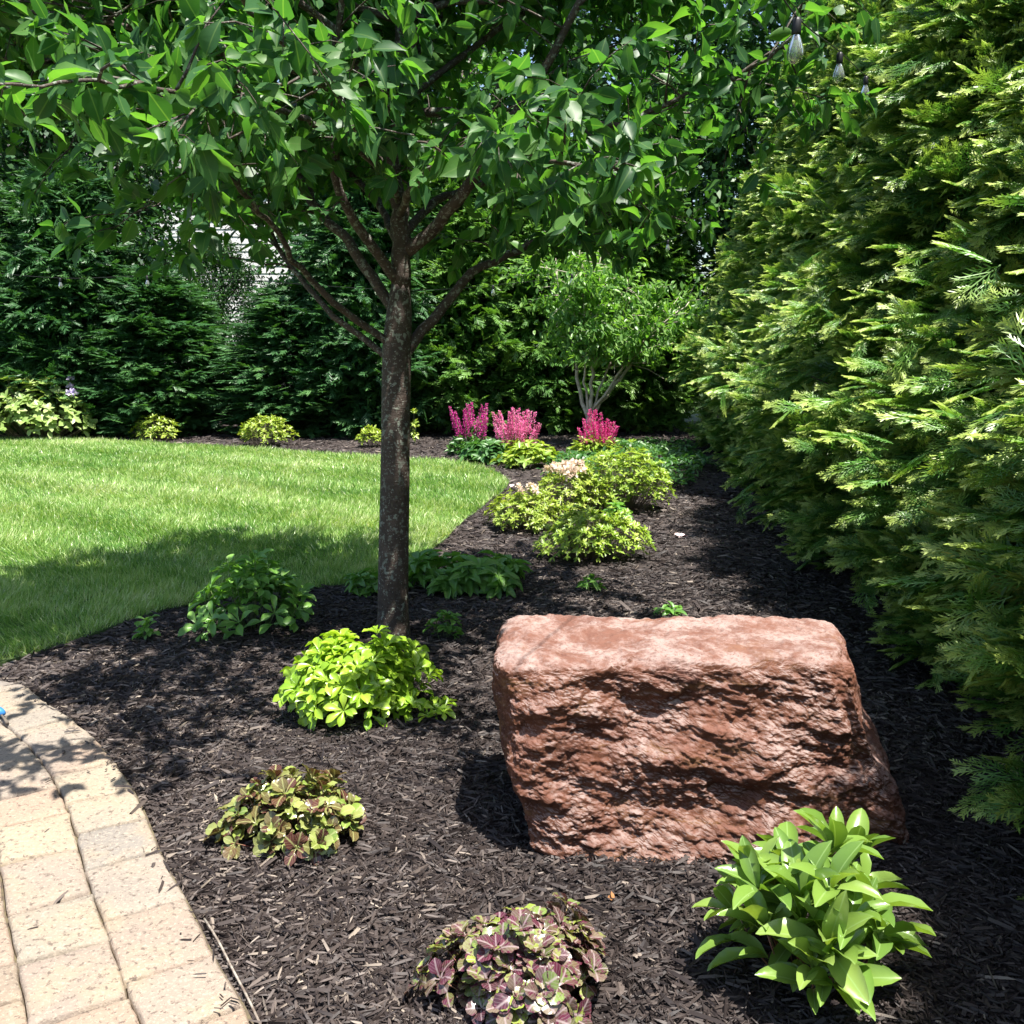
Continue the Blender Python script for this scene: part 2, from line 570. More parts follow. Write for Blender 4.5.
# ------------------------------------------------------------------ leaf templates
def blade(ts, ws, fold=0.15, curl=0.0, droop=0.0, wave=0.0):
    """leaf along +Y, half widths ws at stations ts, folded along the midrib, curved down by droop"""
    vv, ff = [], []
    for i, (tt, w) in enumerate(zip(ts, ws)):
        z = -droop * tt * tt + curl * tt
        wz = wave * math.sin(i * 2.1)
        vv += [(-w, tt, z + fold * w + wz), (0, tt, z), (w, tt, z + fold * w - wz)]
    for i in range(len(ts) - 1):
        a, b_ = i * 3, i * 3 + 3
        ff += [(a, a + 1, b_ + 1, b_), (a + 1, a + 2, b_ + 2, b_ + 1)]
    return np.array(vv, float), [np.array(ff)]


T_cherry = blade([0, .04, .16, .34, .54, .74, .88, 1.0], [.012, .03, .32, .49, .46, .28, .10, .005], 0.22, 0.0, 0.16, 0.012)
T_cherry_b = blade([0, .04, .16, .34, .54, .74, .88, 1.0], [.012, .03, .30, .47, .45, .28, .10, .005], 0.42, 0.05, 0.42, 0.03)
T_cherry_c = blade([0, .04, .16, .34, .54, .74, .88, 1.0], [.012, .03, .34, .5, .44, .25, .09, .005], 0.08, -0.05, -0.12, -0.03)
T_obov = blade([0, .18, .36, .54, .70, .83, .93, 1.0], [.06, .11, .21, .36, .48, .45, .28, .05], 0.30, 0.22, 0.42, 0.02)
T_lance = blade([0, .08, .2, .34, .48, .62, .76, .88, .96, 1.0], [.05, .13, .29, .42, .5, .49, .40, .24, .09, .01], 0.30, 0.22, 0.42, 0.014)
T_oval = blade([0, .08, .2, .34, .48, .62, .76, .87, .95, 1.0], [.05, .14, .30, .43, .5, .5, .43, .31, .16, .02], 0.26, 0.25, 0.36, 0.016)
T_round = blade([0, .18, .27, .36, .48, .60, .72, .83, .92, .98, 1.0], [.05, .06, .20, .36, .47, .52, .50, .42, .29, .13, .03], 0.16, 0.30, 0.42, 0.04)
T_small = blade([0, .3, .65, 1.0], [.05, .42, .42, .03], 0.15, 0.0, 0.1)
T_tiny = (np.array([(-.5, .45, 0), (0, 0, 0), (.5, .45, 0.06), (0, 1, 0)], float), [np.array([(1, 2, 3, 0)])])
T_grass = (np.array([(-.5, 0, 0), (.5, 0, 0), (-.42, .5, .05), (.42, .5, .05), (0, 1, .28)], float),
           [np.array([(0, 1, 3, 2)]), np.array([(2, 3, 4)])])


def spray_template(n_side, subs, seed, w=.030, fwd=1.0):
    """a flat feathery fan of scale leaves: axis, forward pointing side branchlets, and twiglets on those"""
    r = random.Random(seed)
    vv, q = [], []

    def strip(p, d, L, w):
        d = d / np.linalg.norm(d)
        n = np.array([-d[1], d[0], 0])
        k = len(vv)
        e = p + d * L
        mid = p + d * L * 0.6
        for a in (p - n * w * .4, p + n * w * .4, mid + n * w * .55, e, mid - n * w * .55):
            vv.append((a[0], a[1], 0))
        q.append((k, k + 1, k + 2, k + 3, k + 4))
    strip(np.array([0., 0, 0]), np.array([0., 1, 0]), 1.0, w * 1.1)
    for s in range(n_side):
        y = .06 + .84 * s / n_side
        for sg in (-1, 1):
            L = (.58 * (1 - y) ** .8 + .08) * r.uniform(.65, 1.2)
            d = np.array([sg * r.uniform(.5, .8), r.uniform(.75, 1.0) * fwd, 0])
            p = np.array([0., y + sg * .025, 0])
            strip(p, d, L, w)
            dn = d / np.linalg.norm(d)
            for j in range(subs):
                f = .22 + .74 * j / max(1, subs)
                for s2 in (-1, 1):
                    d2 = np.array([dn[0] * .82 - s2 * dn[1] * .55, dn[1] * .82 + s2 * dn[0] * .55, 0])
                    strip(p + dn * L * f, d2, L * (1 - f * .6) * .40 * r.uniform(.6, 1.25) + .03, w * .9)
    v = np.array(vv, float)
    v[:, 2] = -0.20 * v[:, 1] ** 2 - 0.22 * np.abs(v[:, 0]) ** 1.5 + 0.025 * np.sin(v[:, 1] * 17 + v[:, 0] * 23)
    return v, [np.array(q)]


T_spray = spray_template(7, 3, 1, .021)
T_spray_mid = spray_template(6, 2, 2, .028)
T_spray_far = spray_template(6, 0, 3, .06)

# ------------------------------------------------------------------ ground layout
lawn_px = [(0, 667), (40, 655), (80, 643), (129, 624), (176, 611), (230, 601), (320, 591), (375, 582), (405, 571), (428, 556), (445, 541), (462, 525),
           (480, 511), (494, 500), (504, 492), (508, 485), (503, 478), (493, 473), (475, 468), (456, 464), (412, 461), (350, 457), (270, 452), (190, 447), (100, 442), (0, 439)]
lawn_line = np.array([gp(*p) for p in lawn_px])
lawn_poly = smooth_line(lawn_line, 0.12)
lawn_poly = np.vstack([[(-4.3, 4.75, 0), (-12, 4.6, 0)][::-1], lawn_poly, [(-12, 14.6, 0)]])
edge_px = [(0, 681), (36, 697), (73, 719), (106, 749), (139, 796), (164, 855), (190, 902), (219, 960), (256, 1024)]
edge_pts = [gp(*p, z=0.04) for p in edge_px]
edge_pts = [(-9, 4.15, .04), (-6.0, 4.42, .04), (-3.6, 4.55, .04)] + edge_pts + [(-0.33, 1.5, .04), (0.15, 0.9, .04), (0.9, 0.35, .04), (2.2, -0.2, .04)]
edge = smooth_line(np.array(edge_pts, float), 0.02)
patio_poly = np.vstack([edge, [(2.2, -4, 0), (-9, -4, 0)]])


def mulch_z(x, y):
    return 0.010 + 0.008 * np.sin(x * 5.1 + 1.3 * np.sin(y * 3.7)) * np.cos(y * 4.3 + np.sin(x * 2.9)) + 0.004 * np.sin(x * 17 + y * 13)


def poly_sheet(name, poly, z, mat, skirt=0.0):
    import bmesh
    bm = bmesh.new()
    vs_ = [bm.verts.new((p[0], p[1], z)) for p in poly]
    f = bm.faces.new(vs_)
    if skirt:
        e = bmesh.ops.extrude_edge_only(bm, edges=list(bm.edges))
        for v in [g for g in e['geom'] if isinstance(g, bmesh.types.BMVert)]:
            v.co.z -= skirt
    bmesh.ops.triangulate(bm, faces=[f])
    bmesh.ops.recalc_face_normals(bm, faces=list(bm.faces))
    me = bpy.data.meshes.new(name)
    bm.to_mesh(me)
    bm.free()
    me.materials.append(mat)
    o = bpy.data.objects.new(name, me)
    COL.objects.link(o)
    return structure(o)


def grid_sheet(name, x0, x1, y0, y1, st, zf, mat):
    xs, ys = np.arange(x0, x1 + st, st), np.arange(y0, y1 + st, st)
    X, Y = np.meshgrid(xs, ys)
    v = np.stack([X, Y, zf(X, Y)], -1).reshape(-1, 3)
    nx, ny = len(xs), len(ys)
    i = (np.arange(ny - 1)[:, None] * nx + np.arange(nx - 1)[None]).reshape(-1)
    a = Acc()
    a.add(v, np.stack([i, i + 1, i + nx + 1, i + nx], 1))
    return structure(a.build(name, mat))


a = Acc()
a.add([(-300, -300, -.06), (300, -300, -.06), (300, 300, -.06), (-300, 300, -.06)], np.array([(0, 1, 2, 3)]))
structure(a.build("ground", M['ground']))
grid_sheet("mulch_bed", -12.5, 5.0, -1.0, 18.0, 0.08, mulch_z, M['mulch'])
poly_sheet("lawn", lawn_poly, 0.022, M['lawn_soil'], 0.06)
poly_sheet("patio_base", np.vstack([edge + np.array([0.0, 0, 0]), patio_poly[-2:]]), 0.027, M['soil_joint'], 0.05)

# pavers: courses laid along the curved edge
tan = nrm(np.gradient(edge, axis=0))
inw = np.stack([tan[:, 1], -tan[:, 0], np.zeros(len(tan))], 1)
if np.dot(inw[len(inw) // 2], np.array([-1, -1, 0])) < 0:
    inw = -inw
s_edge = np.concatenate([[0], np.cumsum(np.linalg.norm(np.diff(edge, axis=0), axis=1))])


def edge_at(s, off):
    p = np.array([np.interp(s, s_edge, edge[:, k]) for k in range(2)])
    n = nrm(np.array([np.interp(s, s_edge, inw[:, k]) for k in range(2)]))
    return p + n * off


pav = Acc()
prng = random.Random(3)
K = 9
for course in range(7):
    o0, o1 = course * 0.216 + 0.010, (course + 1) * 0.216 + 0.010
    s = 3.2 + prng.random() * 0.2
    while s < s_edge[-1] - 2.0:
        ln = prng.uniform(0.235, 0.31) if course < 2 else prng.uniform(0.14, 0.34)
        g = prng.uniform(0.004, 0.0075)
        skew = prng.uniform(-.012, .012)
        # inner courses are shorter, keep their joints sensible
        c = [edge_at(s + g, o0), edge_at(s + ln - g + skew, o0), edge_at(s + ln - g - skew, o1 - g), edge_at(s + g, o1 - g)]
        tl = [prng.uniform(-.002, .002) for _ in range(3)]
        rnd = prng.random()
        V = []
        ph = [prng.uniform(0, 6.28) for _ in range(4)]
        for i in range(K):
            for j in range(K):
                u, w = i / (K - 1), j / (K - 1)
                # extra rows hug the rim so the edge rounds over
                u = 0.5 - 0.5 * math.cos(u * math.pi)
                w = 0.5 - 0.5 * math.cos(w * math.pi)
                p = (1 - u) * (1 - w) * c[0] + u * (1 - w) * c[1] + u * w * c[2] + (1 - u) * w * c[3]
                du, dw = min(u, 1 - u), min(w, 1 - w)
                jx = 0.0035 * math.sin(9 * w + ph[0]) * (1 if du < .05 else 0) + .002 * math.sin(23 * w + ph[1]) * (du < .05)
                jy = 0.0035 * math.sin(9 * u + ph[2]) * (1 if dw < .05 else 0) + .002 * math.sin(23 * u + ph[3]) * (dw < .05)
                rim = min(du, dw)
                z = 0.052 + tl[0] + tl[1] * u + tl[2] * w - 0.006 * max(0, 1 - rim / 0.045) ** 2
                z += 0.0022 * mnoise.noise(Vector((p[0] * 25, p[1] * 25, 3.1)))
                V.append((p[0] + jx, p[1] + jy, z))
        q = [(i * K + j, (i + 1) * K + j, (i + 1) * K + j + 1, i * K + j + 1) for i in range(K - 1) for j in range(K - 1)]
        rimi = [i * K for i in range(K)] + [(K - 1) * K + j for j in range(1, K)] + [i * K + K - 1 for i in range(K - 2, -1, -1)] + [j for j in range(K - 2, 0, -1)]
        nb = len(V)
        for r_ in rimi:
            V.append((V[r_][0], V[r_][1], 0.015))
        q += [(rimi[(k + 1) % len(rimi)], rimi[k], nb + k, nb + (k + 1) % len(rimi)) for k in range(len(rimi))]
        V = np.array(V)
        pav.add(V, np.array(q), np.tile([rnd, 0, 0], (len(V), 1)))
        s += ln
structure(pav.build("paved_patio", M['paver']))

# pale plastic edge restraint
sel = edge[(s_edge > s_edge[-1] - 4.2) & (s_edge < s_edge[-1] - 0.5)]
seli = inw[(s_edge > s_edge[-1] - 4.2) & (s_edge < s_edge[-1] - 0.5)]
ed = Acc()
line = sel - seli * (0.016 + 0.006 * np.sin(np.arange(len(sel)) * 0.21))[:, None]
line[:, 2] = 0.033 + 0.003 * np.sin(np.arange(len(sel)) * 0.13)
ed.tube(line[::3], 0.0035, 0.0035, 5)
tag(ed.build("edging_strip", M['edging']), "thin pale edging strip running between the pavers and the dark mulch", "edging")

# ------------------------------------------------------------------ shredded mulch
def mulch_chips():
    P = []
    for (x0, x1, y0, y1, dens) in ((-3.6, 2.6, 0.9, 4.2, 8500), (-4, 2.8, 4.2, 6.5, 4500), (-3, 3, 6.5, 10, 1700), (-9, 3.5, 10, 17, 420)):
        n = int((x1 - x0) * (y1 - y0) * dens)
        P.append(np.stack([rng.uniform(x0, x1, n), rng.uniform(y0, y1, n)], 1))
    P = np.vstack(P)
    # frame wedge with a generous margin
    keep = (np.abs(P[:, 0]) < 0.56 * P[:, 1] + 0.9)
    onp = inside(patio_poly, P[:, 0], P[:, 1])
    nearp = onp & ~inside(np.vstack([edge + inw * .07, patio_poly[-2:]]), P[:, 0], P[:, 1])
    stray = (nearp & (rng.random(len(P)) < .07)) | (onp & (rng.random(len(P)) < .0012))
    keep &= ~inside(lawn_poly, P[:, 0], P[:, 1]) & (~onp | stray)
    lift = np.where(onp, .046, 0.0)[keep]
    P = P[keep]
    n = len(P)
    far = np.clip((P[:, 1] - 3) / 10, 0, 1)
    tv = np.array([(-.5, 0, 0), (.5, 0, 0), (.2, 0, .9), (-.55, .35, .02), (.5, .35, .0), (.1, .35, 1.0), (-.45, .7, 0), (.55, .7, 0.05), (.0, .7, .9), (0, 1, .1)], float)
    # thickness is set by width, so keep z small in length units
    tv[:, 2] *= 0.10
    tv[:, 1] -= 0.5
    f4 = np.array([(0, 1, 4, 3), (1, 2, 5, 4), (2, 0, 3, 5), (3, 4, 7, 6), (4, 5, 8, 7), (5, 3, 6, 8)])
    f3 = np.array([(6, 7, 9), (7, 8, 9), (8, 6, 9)])
    L = rng.gamma(2.4, 0.0105, n) + 0.009
    L = np.minimum(L, 0.10) * (1 + far * 0.9)
    W = rng.gamma(3.0, 0.0011, n) + .0012
    W = W * (1 + far * 1.2)
    bigc = rng.random(n) < .025
    W[bigc] *= 2.4
    L[bigc] *= 1.35
    ang = rng.uniform(0, 6.283, n)
    A = np.stack([np.cos(ang), np.sin(ang), rng.normal(0.05, 0.24, n)], 1)
    Nn = np.stack([rng.normal(0, .4, n), rng.normal(0, .4, n), np.ones(n)], 1)
    Z = mulch_z(P[:, 0], P[:, 1]) + rng.uniform(0, 0.016, n) * (lift == 0) + lift
    A[lift > 0, 2] = 0
    rnd = np.clip(rng.beta(2.2, 2.6, n) + 0.10 * np.sin(P[:, 0] * 2.1 + P[:, 1] * 1.3), 0, 1)
    rnd[rng.random(n) < 0.02] = rng.uniform(0.93, 1.0)
    ac = Acc()
    ac.scatter((tv, [f4, f3]), np.column_stack([P, Z]), A, Nn, L, W, rnd)
    return ac


tag(mulch_chips().build("mulch_chips", M['chip'], smooth=False), "dark shredded bark mulch covering the planting bed", "mulch", kind="stuff")


# ------------------------------------------------------------------ grass
def lawn_grass():
    P = []
    for (x0, x1, y0, y1, dens) in ((-5, 1, 4.4, 6.5, 9000), (-6, 1, 6.5, 9.5, 5200), (-9, 1, 9.5, 14.8, 2600)):
        n = int((x1 - x0) * (y1 - y0) * dens)
        P.append(np.stack([rng.uniform(x0, x1, n), rng.uniform(y0, y1, n)], 1))
    P = np.vstack(P)
    keep = inside(lawn_poly, P[:, 0], P[:, 1]) & (P[:, 0] > -0.55 * P[:, 1] - 0.9)
    P = P[keep]
    n = len(P)
    far = np.clip((P[:, 1] - 4.5) / 9, 0, 1)
    cl = np.sin(P[:, 0] * 4.1 + 2 * np.sin(P[:, 1] * 1.9)) * np.sin(P[:, 1] * 3.3 + 1.7 * np.sin(P[:, 0] * 2.3))
    big = np.sin(P[:, 0] * 1.1 + P[:, 1] * 0.6) * np.sin(P[:, 1] * 1.35 + 0.8)
    L = (0.060 + 0.014 * cl + .010 * np.sin(P[:, 0] * 19 + P[:, 1] * 6) * np.sin(P[:, 1] * 15)) * rng.uniform(.7, 1.3, n)
    W = rng.uniform(.0028, .0048, n) * (1 + far * 1.3)
    lean = np.stack([0.55 * cl + rng.normal(0, .45, n), 0.5 * np.sin(P[:, 0] * 3 + P[:, 1] * 5) + rng.normal(0, .42, n), np.ones(n)], 1)
    ang = rng.uniform(0, 6.283, n)
    Nn = np.stack([np.cos(ang), np.sin(ang), np.full(n, .3)], 1)
    fine = np.sin(P[:, 0] * 13 + 3 * np.sin(P[:, 1] * 7)) * np.sin(P[:, 1] * 11 + 2 * np.sin(P[:, 0] * 9))
    rnd = np.clip(0.42 + 0.15 * cl + 0.16 * big + .17 * fine + rng.normal(0, .20, n), 0, 1)
    rnd[rng.random(n) < 0.05] = 0.95
    ac = Acc()
    ac.scatter(T_grass, np.column_stack([P, np.full(n, .02)]), lean, Nn, L, W, rnd)
    return ac


tag(lawn_grass().build("lawn_grass", M['grass']), "short bright green lawn grass beyond the mulch bed", "grass", kind="stuff")


# ------------------------------------------------------------------ house far behind the hedge
def box(ac, x0, x1, y0, y1, z0, z1, mat=0):
    v = [(x, y, z) for z in (z0, z1) for y in (y0, y1) for x in (x0, x1)]
    ac.add(v, np.array([(0, 2, 3, 1), (4, 5, 7, 6), (0, 1, 5, 4), (2, 6, 7, 3), (0, 4, 6, 2), (1, 3, 7, 5)]), None, mat)


hx, hy = -8.0, 27.0
house = thing("house", "white clapboard house glimpsed through the gap in the back hedge", "house", (hx, hy, -.06))
a = Acc()
for k in range(29):     # lapped boards, each tilted out at its foot
    z0 = k * 0.19
    v = [(-6, -.014, z0), (6, -.014, z0), (6, 0, z0 + .195), (-6, 0, z0 + .195), (-6, .0, z0), (6, .0, z0)]
    a.add(v, np.array([(0, 1, 2, 3), (4, 5, 1, 0)]))
box(a, -6, 6, 0.002, 7, 0, 5.6)
a.build("wall", M['white_siding'], house, smooth=False)
a = Acc()
a.add([(-6.2, -.12, 5.6), (6.2, -.12, 5.6), (6.2, 3.5, 8.0), (-6.2, 3.5, 8.0), (-6.2, 7.2, 5.6), (6.2, 7.2, 5.6),
       (-6.2, -.12, 5.75), (6.2, -.12, 5.75), (6.2, 3.5, 8.15), (-6.2, 3.5, 8.15), (-6.2, 7.2, 5.75), (6.2, 7.2, 5.75)],
      [np.array([(0, 3, 2, 1), (3, 4, 5, 2), (6, 7, 8, 9), (9, 8, 11, 10), (0, 1, 7, 6), (4, 10, 11, 5), (1, 2, 8, 7), (2, 5, 11, 8), (0, 6, 9, 3), (3, 9, 10, 4)])])
a.build("roof", M['roof'], house, smooth=False)
for wx in (-3.6, -0.4, 3.4):
    a = Acc()
    for (x0, x1, z0, z1) in ((-.55, -.45, .8, 2.5), (.45, .55, .8, 2.5), (-.45, .45, 2.4, 2.5), (-.45, .45, .8, .9), (-.45, .45, 1.62, 1.68)):
        box(a, wx + x0, wx + x1, -.07, -.032, z0, z1)
    w = a.build("window", M['white_trim'], house, smooth=False)
    a = Acc()
    box(a, wx - .45, wx + .45, -.05, -.034, .9, 2.4)
    a.build("pane", M['window_glass'], w, smooth=False)


# ------------------------------------------------------------------ evergreen hedges
def arbor_meshes(seed, H, Rb, ncl, per, T, size, mat, inner, zmin=0.12, tap=0.95):
    r = np.random.default_rng(seed)

    def rad(z):
        z = np.asarray(z)
        lo = 0.70 + 0.30 * np.clip(z / .9, 0, 1)
        hi = np.clip(1 - (z - 1.0) / (H - 1.0), 0, 1) ** tap
        return Rb * lo * np.where(z > 1.0, hi, 1.0)
    zz = np.linspace(zmin, H * .985, 400)
    cdf = np.cumsum(rad(zz) + 0.08)
    z = np.interp(r.random(ncl), cdf / cdf[-1], zz)
    th = r.uniform(0, 6.283, ncl)
    # bulges shared by neighbouring clusters make ledges and hollows
    bul = 0.90 + 0.12 * np.sin(3 * th + 2.1 * z + seed) * np.sin(2.7 * z + seed * 1.3) + 0.05 * np.sin(7 * th - 4.3 * z)
    dep = r.uniform(.66, 1.18, ncl) * bul
    rr = rad(z) * dep
    rad_d = np.stack([np.cos(th), np.sin(th), np.zeros(ncl)], 1)
    C = rad_d * rr[:, None] + np.stack([np.zeros(ncl), np.zeros(ncl), z], 1)
    up = r.uniform(-.15, .5, ncl)
    D = nrm(rad_d + np.stack([r.normal(0, .25, ncl), r.normal(0, .25, ncl), up], 1))
    wood = Acc()
    top = np.array([0.02, 0.01, H * .97])
    wood.tube(np.array([[0, 0, -.05], [0.01, 0, .4], [0.02, .01, H * .5], top]), [.085, .07, .045, .008], sides=7)
    for i in range(0, ncl, 3):
        b0 = np.array([0, 0, max(.1, z[i] - rr[i] * .35)])
        wood.tube(np.array([b0, b0 * .45 + C[i] * .55 + [0, 0, -.05], C[i]]), .012, .003, sides=3)
    fol = Acc()
    n = ncl * per
    ci = np.repeat(np.arange(ncl), per)
    off = r.normal(0, 1, (n, 3)) * np.array([.10, .10, .05]) * size / .22
    A = nrm(D[ci] + r.normal(0, .42, (n, 3)))
    P = C[ci] + off - D[ci] * .06
    Nn = nrm(np.array([0, 0, 1.0]) + r.normal(0, .42, (n, 3)) + rad_d[ci] * .3)
    L = size * r.uniform(.6, 1.25, n)
    rnd = np.clip(np.repeat(r.beta(2, 2.2, ncl), per) * .6 + r.random(n) * .4, 0, 1)
    fol.scatter(T, P, A, Nn, L, L * r.uniform(.62, .95, n), rnd)
    # inner sprays, coloured darker to stand in for the shade inside the crown
    zi = np.interp(r.random(inner), cdf / cdf[-1], zz)
    ti = r.uniform(0, 6.283, inner)
    ri = rad(zi) * r.uniform(.35, .8, inner)
    Pi = np.stack([np.cos(ti) * ri, np.sin(ti) * ri, zi], 1)
    Ai = nrm(np.stack([np.cos(ti), np.sin(ti), r.normal(.1, .4, inner)], 1) + r.normal(0, .5, (inner, 3)))
    Li = size * r.uniform(1.0, 1.7, inner)
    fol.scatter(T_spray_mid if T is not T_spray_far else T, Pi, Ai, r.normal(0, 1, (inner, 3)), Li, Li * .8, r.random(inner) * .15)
    return fol.mesh("foliage", mat), wood.mesh("trunk", M['dark_bark'])


def place_arbor(meshes, label, loc, rz, sc, group, name="arborvitae"):
    o = thing(name, label, "hedge tree", loc, group)
    o.rotation_euler = (0, 0, rz)
    o.scale = sc
    for nm, me in (("crown", meshes[0]), ("trunk", meshes[1])):
        c = bpy.data.objects.new(nm, me)
        COL.objects.link(c)
        c.parent = o
    return o


near_a = arbor_meshes(11, 4.4, 1.15, 520, 19, T_spray, .195, M['arbor'], 900, tap=1.05)
near_b = arbor_meshes(12, 4.7, 1.15, 540, 19, T_spray, .195, M['arbor'], 900, tap=1.05)
G1 = "feathery arborvitae along the right side of the bed"
for mesh, lab, x, y, rz, s in (
        (near_a, "arborvitae at the right frame edge, nearest of the tall row, fronds hanging beside the boulder", 2.66, 2.75, 0.4, (1.12, 1.12, 1.0)),
        (near_a, "arborvitae just behind the boulder's right end, second of the tall right row", 3.0, 4.45, 2.5, (1.12, 1.1, 1.03)),
        (near_b, "arborvitae with sunlit yellow tips, third of the right row, beyond the boulder", 3.05, 6.1, 1.0, (1.15, 1.15, 1.08)),
        (near_a, "arborvitae fourth along the right row, level with the pale flowered azaleas", 3.2, 7.9, 4.4, (1.1, 1.12, 1.1)),
        (near_b, "arborvitae fifth along the right row, bordering the dark shaded mulch", 3.4, 9.7, 3.1, (1.1, 1.1, 1.12)),
        (near_b, "arborvitae sixth along the right row, beside the green ground cover", 3.55, 11.5, 5.2, (1.1, 1.12, 1.14)),
        (near_a, "arborvitae farthest along the right row, at the corner of the hedges", 3.7, 13.3, 1.9, (1.1, 1.1, 1.15))):
    place_arbor(mesh, lab, (x, y, 0), rz, s, G1)
# one unseen tree added outside the frame to shade the ground before the row
place_arbor(near_b, "unseen arborvitae added beyond the right frame edge for its shade", (2.62, 1.05, 0), 0.2, (1.1, 1.1, 1.2), G1)

back_a = arbor_meshes(21, 4.6, .98, 480, 17, T_spray_far, .24, M['arbor_shade_dark'], 1800, tap=.42)
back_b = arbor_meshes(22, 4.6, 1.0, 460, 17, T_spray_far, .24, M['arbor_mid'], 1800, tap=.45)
G2 = "evergreen hedge across the back of the lawn"
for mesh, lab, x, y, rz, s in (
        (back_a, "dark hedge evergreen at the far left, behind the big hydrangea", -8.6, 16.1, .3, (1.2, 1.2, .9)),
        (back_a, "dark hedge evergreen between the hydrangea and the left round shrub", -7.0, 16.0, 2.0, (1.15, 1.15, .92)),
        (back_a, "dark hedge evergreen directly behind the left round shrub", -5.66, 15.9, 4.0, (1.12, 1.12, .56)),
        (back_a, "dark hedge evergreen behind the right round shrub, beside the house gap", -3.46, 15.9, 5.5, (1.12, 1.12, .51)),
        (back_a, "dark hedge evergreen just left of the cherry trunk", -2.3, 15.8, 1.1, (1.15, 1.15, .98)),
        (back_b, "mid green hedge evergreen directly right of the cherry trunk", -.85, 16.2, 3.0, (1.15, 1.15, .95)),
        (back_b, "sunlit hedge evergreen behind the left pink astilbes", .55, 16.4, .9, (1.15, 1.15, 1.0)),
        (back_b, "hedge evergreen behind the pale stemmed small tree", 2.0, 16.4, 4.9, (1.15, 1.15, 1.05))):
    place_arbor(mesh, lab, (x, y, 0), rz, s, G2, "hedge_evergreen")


# ------------------------------------------------------------------ woodland trees behind the hedges
def wood_tree(seed, H, crown_r, z0, nclump, per, leaf, mat):
    r = np.random.default_rng(seed)
    wood, fol = Acc(), Acc()
    tr = np.array([[0, 0, -.1], [.05, .02, H * .25], [-.05, .1, H * .5], [.1, 0, H * .8], [.05, .05, H * .97]])
    wood.tube(smooth_line(tr, .4), H * .024, .02, sides=8)
    zc = r.uniform(z0, H, nclump)
    f = (zc - z0) / (H - z0)
    env = crown_r * np.sqrt(np.clip(1 - ((f - .38) / .64) ** 2, .04, 1))
    th = r.uniform(0, 6.283, nclump)
    rr = env * np.sqrt(r.uniform(.12, 1, nclump)) * r.uniform(.8, 1.1, nclump)
    C = np.stack([np.cos(th) * rr, np.sin(th) * rr, zc], 1)
    for i in range(0, nclump, 4):
        b0 = np.array([0, 0, max(H * .18, zc[i] - rr[i] * .6)])
        wood.tube(np.array([b0, b0 * .5 + C[i] * .5 + [0, 0, .1], C[i]]), .012 * H * .5, .01, sides=4)
    n = nclump * per
    ci = np.repeat(np.arange(nclump), per)
    sz = r.uniform(.35, .75, nclump)
    off = r.normal(0, 1, (n, 3)) * np.array([1, 1, .55]) * sz[ci][:, None] * .55
    A = nrm(nrm(off) * .8 + np.array([0, 0, -.35]) + r.normal(0, .5, (n, 3)))
    Nn = nrm(np.array([0, 0, 1.0]) + r.normal(0, .6, (n, 3)))
    L = leaf * r.uniform(.7, 1.3, n)
    rnd = np.clip(np.repeat(r.random(nclump), per) * .5 + r.random(n) * .5, 0, 1)
    fol.scatter(T_tiny, C[ci] + off, A, Nn, L, L * .62, rnd)
    return fol.mesh("crown", mat), wood.mesh("trunk", M['dark_bark'])


wood_a = wood_tree(31, 11.0, 3.0, 3.6, 210, 120, .125, M['wood_leaf'])
wood_b = wood_tree(32, 9.0, 2.6, 2.2, 200, 120, .12, M['wood_leaf'])
wood_c = wood_tree(33, 6.6, 2.0, 1.0, 210, 130, .11, M['wood_leaf'])
G3 = "tall trees behind the hedges"
for mesh, lab, x, y, rz, s in (
        (wood_a, "tall dark tree at the far left, behind the hydrangea end of the hedge", -10.8, 19.5, .4, (1.1, 1.1, 1.0)),
        (wood_b, "tall dark tree left of the house gap, behind the hedge", -8.6, 18.9, 2.2, (1.0, 1.0, 1.0)),
        (wood_a, "tall dark tree behind the hedge left of the cherry trunk", -3.2, 20.5, 4.0, (1.0, 1.0, 1.0)),
        (wood_b, "tall dark tree behind the cherry crown's middle", -.2, 19.0, 1.5, (1.05, 1.05, 1.05)),
        (wood_c, "thin leafy sapling in the hedge gap, in front of the white house", -5.35, 18.6, .7, (.40, .40, .5)),
        (wood_c, "dark leafy tree filling the wall of green left of the house gap", -7.6, 17.6, 2.9, (1.0, 1.0, 1.0)),
        (wood_c, "dark leafy tree at the far left edge, close behind the hedge", -12.2, 17.9, 1.9, (1.0, 1.0, 1.0)),
        (wood_c, "dark leafy tree close behind the hedge, hidden mostly by the cherry's left limbs", -1.9, 17.8, 5.1, (1.05, 1.05, 1.0)),
        (wood_c, "green leafy tree behind the hedge corner, right of the small pale stemmed tree", 3.6, 17.9, 4.4, (1.05, 1.05, 1.0)),
        (wood_a, "tall tree behind the small pale stemmed tree", 2.6, 19.5, 5.6, (1.0, 1.0, .95)),
        (wood_b, "tall tree above the corner of the hedges", 5.4, 16.5, 3.3, (1.1, 1.1, 1.1)),
        (wood_a, "tall tree behind the middle of the right row", 6.9, 11.0, 1.0, (1.0, 1.0, .95)),
        (wood_b, "tall dark trunked tree behind the right row at the top right corner", 6.3, 6.6, .3, (.9, .9, 1.0))):
    place_arbor(mesh, lab, (x, y, -.05), rz, s, G3, "woodland_tree")['category'] = "tree"

# ------------------------------------------------------------------ cherry tree
TB = gp(393, 641)
TY = TB[1]
cherry = thing("cherry_tree", "young cherry tree with grey brown trunk and broad pointed leaves, standing in the mulch", "tree", (0, 0, 0))
crng = np.random.default_rng(5)
wood = Acc()


def path_px(lst):
    return np.array([pd(x, y, TY + dy) for x, y, dy in lst])


